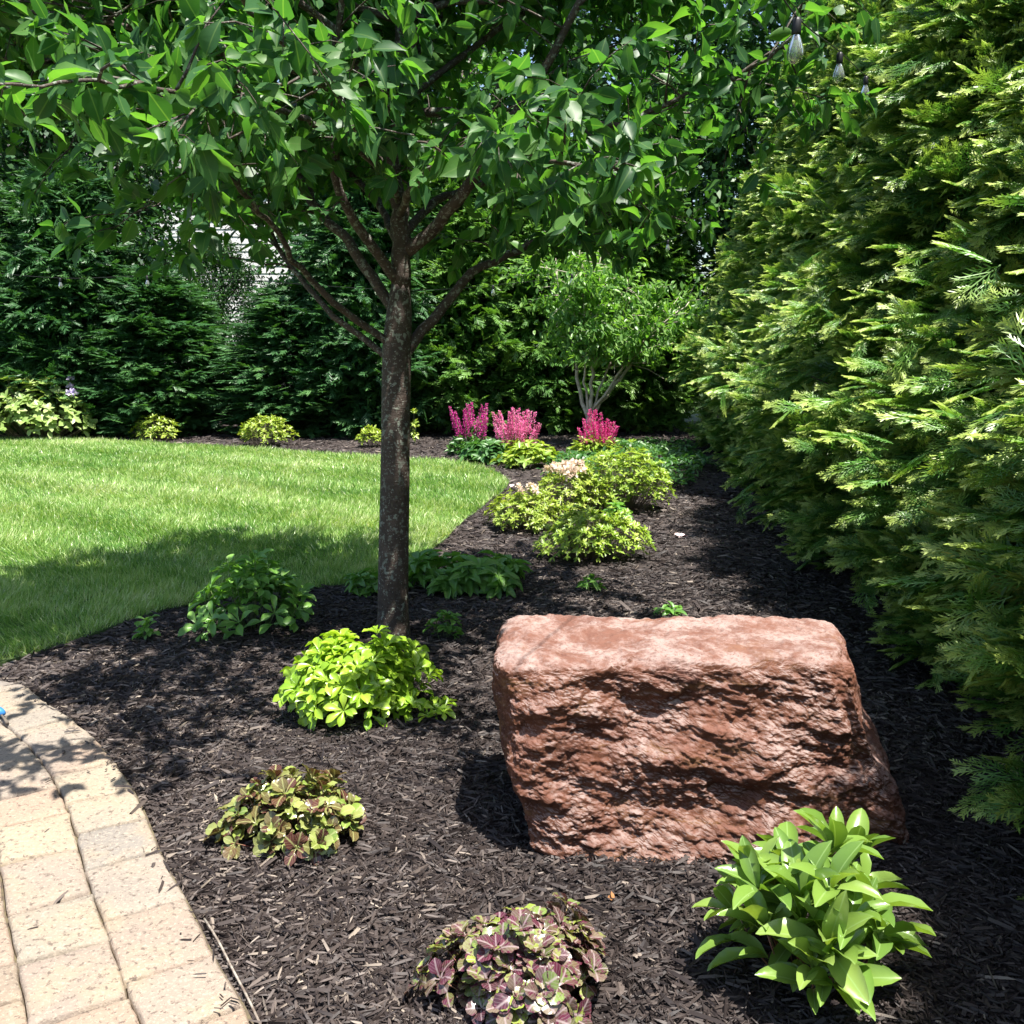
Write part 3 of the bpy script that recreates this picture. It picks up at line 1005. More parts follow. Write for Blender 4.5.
mains = []
trunk_pts = np.vstack([TB + [0, 0, -.08], path_px([(393, 628, 0), (393.5, 560, 0), (395, 480, .0), (396, 400, .0), (397, 350, .0), (399, 315, .0), (401, 285, 0)])])
trunk = smooth_line(trunk_pts, .05)
tr_r = np.interp(np.linspace(0, 1, len(trunk)), [0, .05, .12, .6, .84, .92, 1], [.122, .096, .081, .073, .073, .064, .048])
wood.tube(trunk, tr_r, sides=18)
defs = [
    ([(401, 290, 0), (402, 250, .0), (398, 200, .05), (394, 150, .1), (398, 90, .1), (404, 30, .05), (408, -50, .0), (404, -160, -.1), (398, -260, -.1)], .050, .014),
    ([(402, 255, 0), (428, 234, -.05), (452, 208, -.12), (478, 172, -.2), (500, 140, -.3), (528, 95, -.4), (560, 40, -.5), (590, -30, -.6), (615, -120, -.7)], .034, .010),
    ([(394, 350, 0), (376, 332, -.05), (345, 312, -.15), (320, 288, -.25), (298, 264, -.4), (278, 236, -.55), (245, 195, -.8), (205, 150, -1.1), (150, 95, -1.4)], .020, .005),
    ([(392, 362, 0), (372, 345, .05), (340, 322, .1), (312, 292, .2), (288, 262, .35), (268, 225, .5), (240, 170, .8), (205, 110, 1.0)], .018, .006),
    ([(398, 318, 0), (381, 290, .05), (358, 256, .1), (336, 228, .2), (316, 206, .3), (290, 160, .45), (258, 100, .6), (222, 30, .7), (195, -60, .8)], .030, .009),
    ([(400, 285, 0), (385, 264, -.06), (366, 238, -.14), (348, 210, -.22), (335, 165, -.35), (336, 105, -.5), (342, 40, -.65), (336, -60, -.8)], .028, .009),
    ([(404, 356, 0), (424, 328, .05), (448, 300, .1), (474, 274, .16), (505, 258, .25), (545, 240, .4), (592, 222, .5), (640, 200, .6)], .030, .008),
    ([(398, 190, .05), (360, 150, -.3), (300, 118, -.9), (230, 98, -1.5), (150, 88, -1.9), (75, 82, -2.2), (0, 84, -2.4), (-60, 70, -2.5)], .017, .003),
    ([(400, 120, .08), (450, 110, -.1), (530, 130, -.2), (610, 125, -.3), (690, 95, -.4), (760, 62, -.5), (800, 30, -.55)], .024, .006),
    ([(401, 240, 0), (430, 205, .25), (490, 180, .6), (560, 160, 1.0), (640, 130, 1.3), (690, 110, 1.5)], .024, .007),
    ([(399, 200, 0), (380, 160, -.4), (340, 110, -1.0), (300, 60, -1.5), (250, 10, -1.9), (215, -40, -2.2)], .022, .006),
    ([(399, 215, 0), (420, 180, -.4), (455, 150, -.8), (500, 150, -1.1), (560, 160, -1.3), (620, 170, -1.45)], .020, .006),
    ([(401, 250, 0), (375, 200, .5), (330, 160, 1.0), (290, 130, 1.5), (260, 90, 1.9)], .022, .006),
    ([(401, 235, 0), (410, 190, .6), (430, 150, 1.1), (450, 100, 1.6), (470, 60, 1.9)], .022, .006),
]
for lst, r0, r1 in defs:
    p = smooth_line(path_px(lst), .08)
    p[2:] += crng.normal(0, .008, (len(p) - 2, 3))
    mains.append((p, r0, r1))
    wood.tube(p, r0, r1, sides=9)
# leaders above the frame
for k in range(54):
    b0 = mains[0][0][int(len(mains[0][0]) * crng.uniform(.35, .8))]
    if k < 18 and -2.9 < (k * .7 + .25 + math.pi) % 6.283 - math.pi < -1.6:
        continue
    az, el, ln = k * .7 + crng.uniform(0, .5), crng.uniform(.35, 1.1), crng.uniform(1.3, 2.1)
    if k >= 18:     # the fuller left and far left side
        az, el, ln = 1.5 + (k - 18) * .17 + crng.uniform(0, .2), crng.uniform(.25, .8), crng.uniform(1.6, 2.3)
    if k >= 44:
        az, el, ln = 3.05 + (k - 44) * .09, crng.uniform(.05, .4), crng.uniform(1.5, 2.3)
    elif k >= 36:
        az, el, ln = -.35 + (k - 36) * .13, crng.uniform(.3, .7), crng.uniform(1.5, 2.1)
    elif k >= 30:
        az, el, ln = 2.6 + (k - 30) * .17, crng.uniform(.15, .55), crng.uniform(1.7, 2.4)
    d = np.array([math.cos(az) * math.cos(el), math.sin(az) * math.cos(el), math.sin(el)])
    q = np.array([b0 + d * ln * f + np.array([0, 0, -.12 * ln * f * f]) for f in np.linspace(0, 1, 8)])
    q[2:] += crng.normal(0, .02, (6, 3))
    mains.append((smooth_line(q, .08), .02, .005))
    wood.tube(mains[-1][0], .02, .005, sides=7)

CC, CR = np.array([TB[0] + .05, TY - .1, 3.55]), np.array([2.35, 2.55, 2.0])


def ok_pt(p, slack=1.0):
    e = (((p - CC) / CR) ** 2).sum()
    rr = math.hypot(p[0] - TB[0], p[1] - TY)
    return e < slack and p[2] < 2.5 + 1.15 * max(0, p[1] - (TY - 1.85)) and p[2] > 2.34 - .45 * min(rr, 1.1) + .10 * max(0, rr - 1.1)


leafP, leafT = [], []
for p, r0, r1 in mains:
    n = len(p)
    tang = nrm(np.gradient(p, axis=0))
    i = int(n * .30)
    while i < n:
        if not ok_pt(p[i] + np.array([0, 0, .15]), 1.35):
            i += 2
            continue
        d = nrm(tang[i] * .6 + crng.normal(0, .7, 3) * np.array([1, 1, .5]) + np.array([0, 0, .12]))
        ln = crng.uniform(.3, .8) * (1.1 - .5 * i / n)
        m_ = max(4, int(ln / .06))
        sub = np.array([p[i] + d * ln * f + np.array([0, 0, -.16 * ln * f * f]) for f in np.linspace(0, 1, m_)])
        sub[1:] += np.cumsum(crng.normal(0, .008, (m_ - 1, 3)), axis=0)
        if ok_pt(sub[-1], 1.15):
            wood.tube(sub, .006, .002, sides=5)
            st = nrm(np.gradient(sub, axis=0))
            for j in range(1, m_):
                if crng.random() < .55:
                    leafP.append(sub[j]); leafT.append(st[j] + crng.normal(0, .6, 3))
                if crng.random() < .56:
                    td = nrm(st[j] * .6 + crng.normal(0, .7, 3) * np.array([1, 1, .6]))
                    tl = crng.uniform(.10, .28)
                    tw = np.array([sub[j] + td * tl * f + np.array([0, 0, -.25 * tl * f * f]) for f in np.linspace(0, 1, 5)])
                    if not ok_pt(tw[-1], 1.2):
                        continue
                    wood.tube(tw[::2], .0028, .0014, sides=3)
                    for f in np.linspace(.25, 1, max(3, int(tl / .032))):
                        leafP.append(sub[j] + td * tl * f + np.array([0, 0, -.25 * tl * f * f]))
                        leafT.append(td * .9 + crng.normal(0, .65, 3))
                    for _ in range(3):
                        leafP.append(tw[-1]); leafT.append(td + crng.normal(0, .55, 3))
            for _ in range(4):
                leafP.append(sub[-1]); leafT.append(st[-1] + crng.normal(0, .5, 3))
        for _ in range((4 if r1 < .004 else 2) if i > n * .55 else 0):
            leafP.append(p[i]); leafT.append(tang[i] * .5 + crng.normal(0, .8, 3))
        i += int(crng.integers(1, 3)) if i < n * .6 else 1
leafP, leafT = np.array(leafP), nrm(np.array(leafT))
NL = len(leafP)
if NL > 42000:
    k = crng.choice(NL, 42000, False)
    leafP, leafT = leafP[k], leafT[k]
    NL = 42000
pet = nrm(leafT * .7 + np.array([0, 0, -.15]) + crng.normal(0, .2, (NL, 3)))
droop = np.where((leafP[:, 0] < -.5) & (leafP[:, 1] < 3.9), .22, .42)[:, None]
A = nrm(leafT * .75 + np.array([0, 0, -1.0]) * droop + crng.normal(0, .34, (NL, 3)))
outw = nrm(leafP - CC)
Nn = nrm(outw * .55 + np.array([0, 0, .8]) + crng.normal(0, .45, (NL, 3)))
L = crng.beta(2.2, 2.0, NL) * .08 + .052
crown = Acc()
kind = crng.integers(0, 3, NL)
for q, T_ in enumerate((T_cherry, T_cherry_b, T_cherry_c)):
    k = kind == q
    crown.scatter(T_, leafP[k] + pet[k] * .02, A[k], Nn[k], L[k], L[k] * crng.uniform(.46, .62, k.sum()))
wood.build("trunk", M['cherry_bark'], cherry)
crown.build("crown", M['cherry_leaf'], cherry)


# ------------------------------------------------------------------ boulder
def boulder():
    n = 200
    P, F = [], []
    idx = {}
    g = np.linspace(-1, 1, n)
    ac_v, ac_f = [], []
    base = 0
    for ax in range(3):
        for sg in (-1, 1):
            U, V = np.meshgrid(g, g, indexing='ij')
            c = np.zeros((n, n, 3))
            c[..., ax] = sg
            c[..., (ax + 1) % 3] = U
            c[..., (ax + 2) % 3] = V
            i = (np.arange(n - 1)[:, None] * n + np.arange(n - 1)[None]).reshape(-1)
            q = np.stack([i, i + n, i + n + 1, i + 1], 1)
            if sg < 0:
                q = q[:, ::-1]
            ac_v.append(c.reshape(-1, 3))
            ac_f.append(q + base)
            base += n * n
    c = np.vstack(ac_v)
    e = 15.0
    c = c / (np.abs(c) ** e).sum(1, keepdims=True) ** (1 / e)
    t = (c + 1) / 2
    #        x      y     z
    fbl, fbr = np.array([0.03, 2.70, -.08]), np.array([1.30, 2.66, -.08])
    bbl, bbr = np.array([0.02, 3.36, -.08]), np.array([1.32, 3.42, -.08])
    ftl, ftr = np.array([-.085, 2.85, .605]), np.array([1.125, 2.89, .605])
    btl, btr = np.array([-.03, 3.40, .625]), np.array([1.16, 3.42, .60])
    x, y, z = t[:, 0:1], t[:, 1:2], t[:, 2:3]
    p = ((1 - x) * (1 - y) * (1 - z) * fbl + x * (1 - y) * (1 - z) * fbr + (1 - x) * y * (1 - z) * bbl + x * y * (1 - z) * bbr
         + (1 - x) * (1 - y) * z * ftl + x * (1 - y) * z * ftr + (1 - x) * y * z * btl + x * y * z * btr)
    # right flank: steep above, a kicked-out foot below
    k = np.clip(t[:, 0] * 2 - 1, 0, 1) ** 3
    p[:, 0] += k * (0.055 * np.exp(-((p[:, 2] - .22) / .14) ** 2) - .02 * np.exp(-((p[:, 2] - .42) / .1) ** 2))
    # left flank undercut towards the ground
    k = np.clip(1 - t[:, 0] * 2, 0, 1) ** 3
    p[:, 0] += k * (.05 * np.clip((.22 - p[:, 2]) / .2, 0, 1) - .015 * np.exp(-((p[:, 2] - .35) / .2) ** 2))
    p[:, 1] += .16 * np.clip((.24 - p[:, 0]) / .3, 0, 1) * np.clip((.26 - p[:, 2]) / .3, 0, 1) * (1 - t[:, 1])
    p[:, 1] += np.clip(p[:, 0] - .90, 0, 1) * .45 * (1 - t[:, 1]) * np.clip(1.15 - p[:, 2] * 1.2, 0, 1)
    nor = nrm(np.sign(c) * np.abs(c) ** (e - 1))
    pr = np.random.default_rng(19)
    for k in range(34):      # split faces: shallow random cuts through the front and the ends
        if k < 26:
            n_ = nrm(np.array([pr.normal(0, .30), -1.0, pr.normal(.18, .34)]))
            z_ = pr.uniform(.0, .58)
            q_ = np.array([pr.uniform(-.05, 1.2), np.interp(z_, [0, .6], [2.715, 2.875]) + pr.uniform(-.004, .014), z_])
        elif k < 30:
            n_ = nrm(np.array([-1.0, pr.normal(-.3, .3), pr.normal(0, .3)]))
            q_ = np.array([-.07 + pr.uniform(0, .02), pr.uniform(2.9, 3.2), pr.uniform(.15, .5)])
        else:
            n_ = nrm(np.array([1.0, pr.normal(-.5, .3), pr.normal(0.2, .3)]))
            q_ = np.array([1.135 + pr.uniform(0, .02), pr.uniform(2.9, 3.1), pr.uniform(.3, .5)])
        dd = (p - q_) @ n_
        w_ = np.exp(-(((p - q_) ** 2).sum(1)) / (.26 ** 2))
        p = p - (np.clip(dd, 0, .03) * w_)[:, None] * n_
    front = np.clip(-nor[:, 1], 0, 1)
    top = np.clip(nor[:, 2], 0, 1)
    out = np.empty(len(p))
    for i in range(len(p)):
        v = Vector(p[i])
        big = mnoise.fractal(v * 2.6 + Vector((3, 1, 7)), 1.0, 2.0, 3)
        cell = mnoise.voronoi(Vector((v.x * 3.1, v.y * 3.1, v.z * 4.4)) + Vector((big, 0, 0)) * .5)[0]
        facet = (cell[1] - cell[0])
        rid = mnoise.ridged_multi_fractal(Vector((v.x * 8, v.y * 8, v.z * 13)), .9, 2.1, 5, 1.0, 2.0)
        fine = mnoise.fractal(v * 26, .8, 2.1, 4)
        tv = mnoise.fractal(Vector((v.x * 4.2 + 9, v.y * 4.2, v.z * 7.0 + v.x * 1.2)), .75, 2.1, 5) * 5.0
        tf = tv - math.floor(tv)
        ter = math.floor(tv) + min(1.0, max(0.0, (tf - .38) / .24))
        rough = .35 + .65 * front[i] * (1 - top[i])
        out[i] = big * .022 * (1 - .5 * top[i]) + rough * ((facet - .3) * .018 + (ter - .5) * .0065 + (rid - 1.0) * .0035 + fine * .005) + fine * .003 - .012 * top[i] * max(0, rid - 1.2)
    p = p + nor * out[:, None]
    a = Acc()
    a.add(p, np.vstack(ac_f))
    me = a.mesh("boulder", M['rock'])
    import bmesh
    bm = bmesh.new()
    bm.from_mesh(me)
    bmesh.ops.remove_doubles(bm, verts=bm.verts, dist=.0004)
    bmesh.ops.recalc_face_normals(bm, faces=list(bm.faces))
    bm.to_mesh(me)
    bm.free()
    for poly in me.polygons:
        poly.use_smooth = True
    o = bpy.data.objects.new("boulder", me)
    COL.objects.link(o)
    return tag(o, "large flat topped reddish boulder sitting on the dark mulch", "boulder")


boulder()


# ------------------------------------------------------------------ bedding plants
def dome_plant(name, label, cat, c, rx, ry, h, nros, nleaf, L, W, T, mat, tilt=(.2, .7), stem_mat=None, seed=0, lower=0.5, jitter=.12,
               flowers=None, group=None, upright=.35, zbase=.015):
    """a mound of stems that each end in a rosette of leaves"""
    r = np.random.default_rng(seed + 100)
    o = thing(name, label, cat, (c[0], c[1], 0), group)
    th = r.uniform(0, 6.283, nros)
    rr = np.sqrt(r.random(nros))
    wob = 1 + .14 * np.sin(3 * th + seed) + .08 * np.sin(5 * th + 2 * seed)
    px, py = np.cos(th) * rr * rx * wob, np.sin(th) * rr * ry * wob
    pz = h * (np.sqrt(np.clip(1 - rr ** 2 * .96, 0, 1)) * (1 + r.normal(0, jitter, nros)) * .92 + .08)
    Cn = np.stack([px, py, np.maximum(pz, .025) + zbase], 1)
    axis = nrm(np.stack([px / rx ** 1.2, py / ry ** 1.2, (pz / h) * 1.1 / max(h, .05) ** .2 + upright * 2], 1) + r.normal(0, .22, (nros, 3)))
    fol, stm = Acc(), Acc()
    for lvl in range(2):
        n = nros * nleaf
        ci = np.repeat(np.arange(nros), nleaf)
        if lvl == 1:
            m = r.random(n) < lower
            ci = ci[m]
            n = len(ci)
        ang = np.tile(np.arange(nleaf) * 6.283 / nleaf * 1.0, nros)[:n] if lvl == 0 else r.uniform(0, 6.283, n)
        ang = ang + np.repeat(r.uniform(0, 6.283, nros), nleaf)[:n] + r.normal(0, .2, n)
        ax = axis[ci]
        e1 = nrm(np.cross(ax, np.array([.31, .17, .9]) + 0 * ax))
        e2 = np.cross(ax, e1)
        rad = e1 * np.cos(ang)[:, None] + e2 * np.sin(ang)[:, None]
        tl = r.uniform(tilt[0], tilt[1], n) - (.35 if lvl else 0)
        A = nrm(rad * np.cos(tl)[:, None] + ax * np.sin(tl)[:, None])
        Nn = nrm(ax * np.cos(tl)[:, None] - rad * np.sin(tl)[:, None] + r.normal(0, .18, (n, 3)))
        P = Cn[ci] * (np.array([.92, .92, .62]) if lvl else 1.0) + rad * L * .04
        P[:, 2] = np.maximum(P[:, 2], .012)
        Ls = L * r.uniform(.65, 1.18, n) * (1.0 if lvl == 0 else .95)
        A[:, 2] = np.where(P[:, 2] + A[:, 2] * Ls < .012, np.abs(A[:, 2]) * .2 + .02, A[:, 2])
        fol.scatter(T, P, A, Nn, Ls, W * Ls / L * r.uniform(.85, 1.15, n), np.clip(np.repeat(r.random(nros), nleaf)[:n] * .4 + r.random(n) * .6, 0, 1))
    for i in range(nros):
        b0 = np.array([px[i] * .35, py[i] * .35, -.01])
        stm.tube(np.array([b0, b0 * .4 + Cn[i] * .6 * np.array([1, 1, .8]), Cn[i]]), max(.0016, L * .022), max(.0012, L * .015), sides=4)
    stm.build("stems", stem_mat or M['stem'], o)
    fol.build("foliage", mat, o)
    if flowers:
        nf, sel, fmat, fs = flowers
        fl = Acc()
        cand = [i for i in np.argsort(-pz) if sel(px[i] / rx, py[i] / ry)][:nf]
        for i in cand:
            k = 16
            dd = nrm(r.normal(0, 1, (k, 3)) + axis[i] * 1.1)
            ctr = Cn[i] + axis[i] * L * .6
            fl.scatter(T_small, ctr + dd * fs * .35, nrm(dd + r.normal(0, .5, (k, 3))), dd + r.normal(0, .4, (k, 3)), fs * r.uniform(.7, 1.2, k), fs * .8)
        if cand:
            fl.build("blossom", fmat, o)
    return o


def mid(px, py):
    return gp(px, py)


dome_plant("pachysandra_clump", "bright lime green leafy clump in full sun, in front of the tree trunk", "plant", mid(357, 712), .30, .26, .27, 125, 8, .072, .034, T_obov, M['pachy'], (.15, .75), seed=1)
dome_plant("lime_sprig", "small lime green sprig at the right foot of the bright sunlit clump", "plant", mid(440, 722), .055, .05, .06, 5, 6, .06, .028, T_obov, M['pachy'], (.1, .7), seed=2)
dome_plant("leafy_perennial", "loose green leafy clump shaded by the tree, between lawn and tree trunk", "plant", mid(253, 632), .29, .24, .30, 46, 7, .10, .042, T_obov, M['pachy_mid'], (.2, .8), seed=3, jitter=.22, upright=.5)
dome_plant("hellebore_clump", "low shaded green clump spreading behind and right of the tree trunk", "plant", mid(468, 592), .44, .2, .19, 42, 7, .12, .045, T_lance, M['pachy_mid'], (.0, .5), seed=4, jitter=.22)
dome_plant("low_green_plant", "small green leaf tuft just left of the tree trunk's foot", "plant", mid(367, 598), .09, .08, .13, 9, 6, .09, .036, T_lance, M['pachy_mid'], (.0, .6), seed=5)
dome_plant("seedling_plant", "small green seedling right of the tree trunk's foot", "plant", mid(445, 643), .055, .05, .12, 7, 5, .07, .035, T_obov, M['pachy_mid'], (.0, .7), seed=6)
dome_plant("seedling_plant", "tiny green seedling alone at the edge between lawn and mulch on the left", "plant", mid(150, 641), .04, .04, .09, 5, 5, .06, .032, T_obov, M['pachy_mid'], (.0, .7), seed=7)
dome_plant("seedling_plant", "small weed in the shaded mulch below the front azalea", "plant", mid(592, 594), .06, .05, .07, 5, 4, .075, .026, T_lance, M['pachy_mid'], (.0, .6), seed=8)
dome_plant("seedling_plant", "single low sprig showing above the back edge of the boulder", "plant", mid(668, 617), .07, .04, .03, 3, 4, .08, .026, T_lance, M['pachy_mid'], (.0, .4), seed=9)
dome_plant("bugleweed", "bronze and green rosette plant on sunlit mulch beside the curved pavers", "plant", mid(296, 838), .205, .165, .135, 90, 6, .053, .036, T_round, M['ajuga_a'], (.0, 1.15), M['red_stem'], seed=10, lower=.6, jitter=.26)
dome_plant("bugleweed", "burgundy and green round leaved plant at the bottom edge, left of the glossy plant", "plant", mid(521, 996), .215, .18, .13, 110, 6, .047, .039, T_round, M['ajuga_b'], (-.1, 1.0), M['red_stem'], seed=11, lower=.6, jitter=.24)
dome_plant("peony_plant", "glossy green plant with long pointed leaves in front of the boulder", "plant", mid(812, 985), .19, .16, .31, 25, 6, .135, .047, T_oval, M['peony'], (.2, 1.3), M['red_stem'], seed=43, upright=.9, lower=.5)

# middle bed
dome_plant("azalea", "low azalea with yellow green leaves and fading pale blooms, left of the middle cluster", "shrub", mid(526, 531), .32, .26, .28, 260, 7, .040, .017, T_small, M['azalea'], (.1, .8), M['twig'], seed=13,
           flowers=(10, lambda x, y: True, M['pale_petal'], .03))
dome_plant("azalea", "azalea topped by large pale pink blooms, in the middle cluster", "shrub", mid(568, 516), .34, .28, .38, 260, 7, .042, .017, T_small, M['azalea'], (.1, .8), M['twig'], seed=14,
           flowers=(34, lambda x, y: x < .35, M['pale_petal'], .042))
dome_plant("azalea", "plain green azalea in front of the blooming ones, nearest of the middle cluster", "shrub", mid(592, 560), .40, .28, .32, 330, 7, .042, .018, T_small, M['azalea_b'], (.1, .8), M['twig'], seed=15)
dome_plant("azalea", "tall bright green shrub without blooms, at the back of the middle cluster", "shrub", mid(622, 512), .46, .36, .50, 360, 7, .05, .019, T_small, M['azalea_b'], (.1, .9), M['twig'], seed=16, upright=.5)
dome_plant("seedling_plant", "small green sprout beside the pale cane in the middle cluster", "plant", mid(619, 527), .10, .08, .17, 12, 6, .075, .03, T_lance, M['pachy_mid'], (.0, .7), seed=17)

# back bed
dome_plant("round_shrub", "small round yellow green shrub in the back bed, left one beside the lawn", "shrub", mid(157, 441), .34, .3, .33, 120, 6, .06, .026, T_small, M['azalea'], (.1, 1.0), M['twig'], seed=18, upright=.6)
dome_plant("round_shrub", "small round yellow green shrub in the back bed, between left shrub and tree trunk", "shrub", mid(266, 447), .38, .32, .38, 140, 6, .06, .026, T_small, M['azalea'], (.1, 1.0), M['twig'], seed=19, upright=.6)
dome_plant("round_shrub", "small green shrub in the back bed just left of the cherry trunk", "shrub", mid(372, 448), .22, .2, .24, 60, 6, .06, .026, T_small, M['azalea'], (.1, 1.0), M['twig'], seed=20, upright=.6)
dome_plant("hydrangea", "big pale leaved hydrangea with a lilac flower head, far left of the back bed", "shrub", mid(38, 440), .80, .55, .80, 170, 6, .13, .085, T_small, M['hydr'], (-.1, .7), M['twig'], seed=21,
           flowers=(6, lambda x, y: .62 < x < .98 and y < .3, M['lilac'], .06))
dome_plant("green_sprig", "sparse green sprig just right of the cherry trunk in the back bed", "plant", mid(414, 445), .06, .06, .42, 9, 5, .07, .03, T_small, M['azalea'], (.0, 1.0), M['twig'], seed=22)


def astilbe(label, c, w, h, nplume, mat, lmat, seed, leafy=.30):
    r = np.random.default_rng(seed)
    o = thing("astilbe", label, "flower", (c[0], c[1], 0), "pink astilbes in the back bed")
    fol, pl, st = Acc(), Acc(), Acc()
    n = 420
    th, rr = r.uniform(0, 6.283, n), np.sqrt(r.random(n))
    P = np.stack([np.cos(th) * rr * w * 1.15, np.sin(th) * rr * w * .9, leafy * np.sqrt(1 - .9 * rr ** 2) * r.uniform(.35, 1.0, n)], 1)
    A = nrm(np.stack([np.cos(th), np.sin(th), r.normal(0, .4, n)], 1) + r.normal(0, .5, (n, 3)))
    fol.scatter(T_small, P, A, nrm(np.array([0, 0, 1.]) + r.normal(0, .4, (n, 3))), r.uniform(.06, .12, n), r.uniform(.03, .05, n))
    for k in range(nplume):
        x, y = r.uniform(-w, w) * .92, r.uniform(-w, w) * .5
        top = np.array([x * 1.12 + r.normal(0, .03), y, h * r.uniform(.72, 1.08) * (1 - .14 * (x / w) ** 2)])
        base = np.array([x * .5, y * .5, .05])
        st.tube(np.array([base, base * .5 + top * .5, top]), .006, .002, sides=4)
        m_ = 190
        f = r.random(m_) ** 1.25
        pl_h = .46 * h
        wid = .055 * (1 - f) ** 1.1 + .003
        a_ = r.uniform(0, 6.283, m_)
        dirp = nrm(top - base)
        rad = np.stack([np.cos(a_), np.sin(a_), r.uniform(.2, .9, m_)], 1)
        Pp = top - dirp * (pl_h * (1 - f))[:, None] + rad * wid[:, None] * r.uniform(.3, 1, m_)[:, None]
        pl.scatter(T_tiny, Pp, nrm(rad), r.normal(0, 1, (m_, 3)), r.uniform(.013, .026, m_), r.uniform(.008, .016, m_))
    st.build("stems", M['stem'], o)
    fol.build("foliage", lmat, o)
    pl.build("flower_plume", mat, o)


astilbe("deep pink astilbe leftmost of the three, nearest the cherry trunk", mid(471, 456), .24, .70, 14, M['astilbe'], M['cover'], 1)
astilbe("pale pink astilbe, middle and broadest of the three", mid(516, 462), .30, .64, 28, M['astilbe_light'], M['azalea_b'], 2)
astilbe("rose red astilbe rightmost of the three, in front of the pale stemmed tree", mid(596, 458), .27, .60, 24, M['astilbe_red'], M['azalea_b'], 3)
dome_plant("hosta", "low pale green leafy mound at the lawn tip, left of the middle astilbe", "plant", mid(487, 463), .34, .26, .22, 60, 6, .11, .05, T_small, M['cover'], (.0, .6), seed=30)
dome_plant("hosta", "bright low leafy mound at the feet of the pale pink astilbe", "plant", mid(530, 468), .34, .26, .24, 60, 6, .11, .05, T_small, M['azalea_b'], (.0, .6), seed=31)

# vinca-like ground cover at the far end of the bed
gcp = np.array([gp(*p) for p in ((540, 478), (560, 466), (600, 452), (650, 447), (690, 452), (712, 470), (690, 490), (655, 494), (600, 492), (560, 486))])
n = 5200
x, y = rng.uniform(gcp[:, 0].min(), gcp[:, 0].max(), n), rng.uniform(gcp[:, 1].min(), gcp[:, 1].max(), n)
k = inside(gcp, x, y)
x, y = x[k], y[k]
n = len(x)
a = Acc()
hgt = .05 + .07 * (np.sin(x * 5 + y * 2) * .5 + .5) + rng.uniform(0, .07, n)
th = rng.uniform(0, 6.283, n)
a.scatter(T_small, np.stack([x, y, hgt], 1), np.stack([np.cos(th), np.sin(th), rng.normal(.2, .4, n)], 1), np.array([0, 0, 1.]) + rng.normal(0, .4, (n, 3)),
          rng.uniform(.05, .10, n), rng.uniform(.025, .045, n))
tag(a.build("ground_cover", M['cover']), "low dark green ground cover carpeting the far end of the bed", "ground cover", kind="stuff")


# ------------------------------------------------------------------ pale-stemmed small tree
def small_tree():
    r = np.random.default_rng(77)
    B = gp(590, 447)
    Y = B[1]
    o = thing("dogwood_tree", "small multi stemmed tree with pale bark and light leaves, behind the rose red astilbe", "tree", (0, 0, 0))
    wd, fo = Acc(), Acc()
    wd.tube(np.array([B + [0, 0, -.05], B + [.0, 0, .15], pd(590, 415, Y)]), [.075, .065, .06], sides=8)
    stems = [[(588, 418), (578, 385), (574, 350), (566, 310), (555, 270)], [(590, 418), (592, 380), (596, 345), (598, 300), (600, 255)],
             [(592, 416), (606, 396), (622, 376), (640, 350), (660, 315)], [(591, 416), (598, 390), (612, 360), (622, 325), (628, 280)],
             [(589, 416), (584, 380), (586, 340), (582, 290), (580, 245)], [(592, 410), (615, 380), (640, 345), (668, 320), (690, 300)]]
    tips = []
    for k, s in enumerate(stems):
        dy = r.uniform(-.5, .5)
        q = smooth_line(np.array([pd(x_, y_, Y + dy * i / 4) for i, (x_, y_) in enumerate(s)]), .12)
        q[2:] += r.normal(0, .012, (len(q) - 2, 3))
        wd.tube(q, .034 if k < 3 else .022, .008, sides=6)
        for i in range(int(len(q) * .35), len(q)):
            for _ in range(2):
                d = nrm(r.normal(0, 1, 3) * np.array([1, 1, .35]) + np.array([0, 0, .15]))
                ln = r.uniform(.25, .75)
                e = q[i] + d * ln
                wd.tube(np.array([q[i], q[i] * .5 + e * .5 + [0, 0, .04], e]), .007, .003, sides=4)
                tips.append((q[i], e))
    P, T = [], []
    for a_, b_ in tips:
        k = 48
        f = r.uniform(.25, 1.1, k)
        P.append(a_ + (b_ - a_) * f[:, None] + r.normal(0, .09, (k, 3)) * np.array([1, 1, .6]))
        T.append(np.tile(nrm(b_ - a_), (k, 1)))
    P, T = np.vstack(P), np.vstack(T)
    P = P[P[:, 2] > 1.2]
    T = T[:len(P)]
    n_ = len(P)
    A_ = nrm(T * .5 + np.array([0, 0, -.55]) + r.normal(0, .4, (n_, 3)))
    fo.scatter(T_small, P, A_, nrm(np.array([0, 0, 1.]) + r.normal(0, .5, (n_, 3))), r.uniform(.08, .13, n_), r.uniform(.035, .055, n_))
    wd.build("trunk", M['pale_bark'], o)
    fo.build("crown", M['dog_leaf'], o)


small_tree()


# ------------------------------------------------------------------ string lights
def lathe(ac, prof, loc, sides=12):
    prof = np.array(prof)
    a_ = np.linspace(0, 6.2832, sides, endpoint=False)
    v = np.stack([np.outer(prof[:, 0], np.cos(a_)), np.outer(prof[:, 0], np.sin(a_)), np.repeat(prof[:, 1:2], sides, 1)], -1).reshape(-1, 3) + np.array(loc)
    n_ = len(prof)
    i = np.arange(n_ - 1)[:, None] * sides
    j = np.arange(sides)[None]
    j2 = (j + 1) % sides
    ac.add(v, np.stack([i + j, i + j2, i + sides + j2, i + sides + j], -1).reshape(-1, 4))


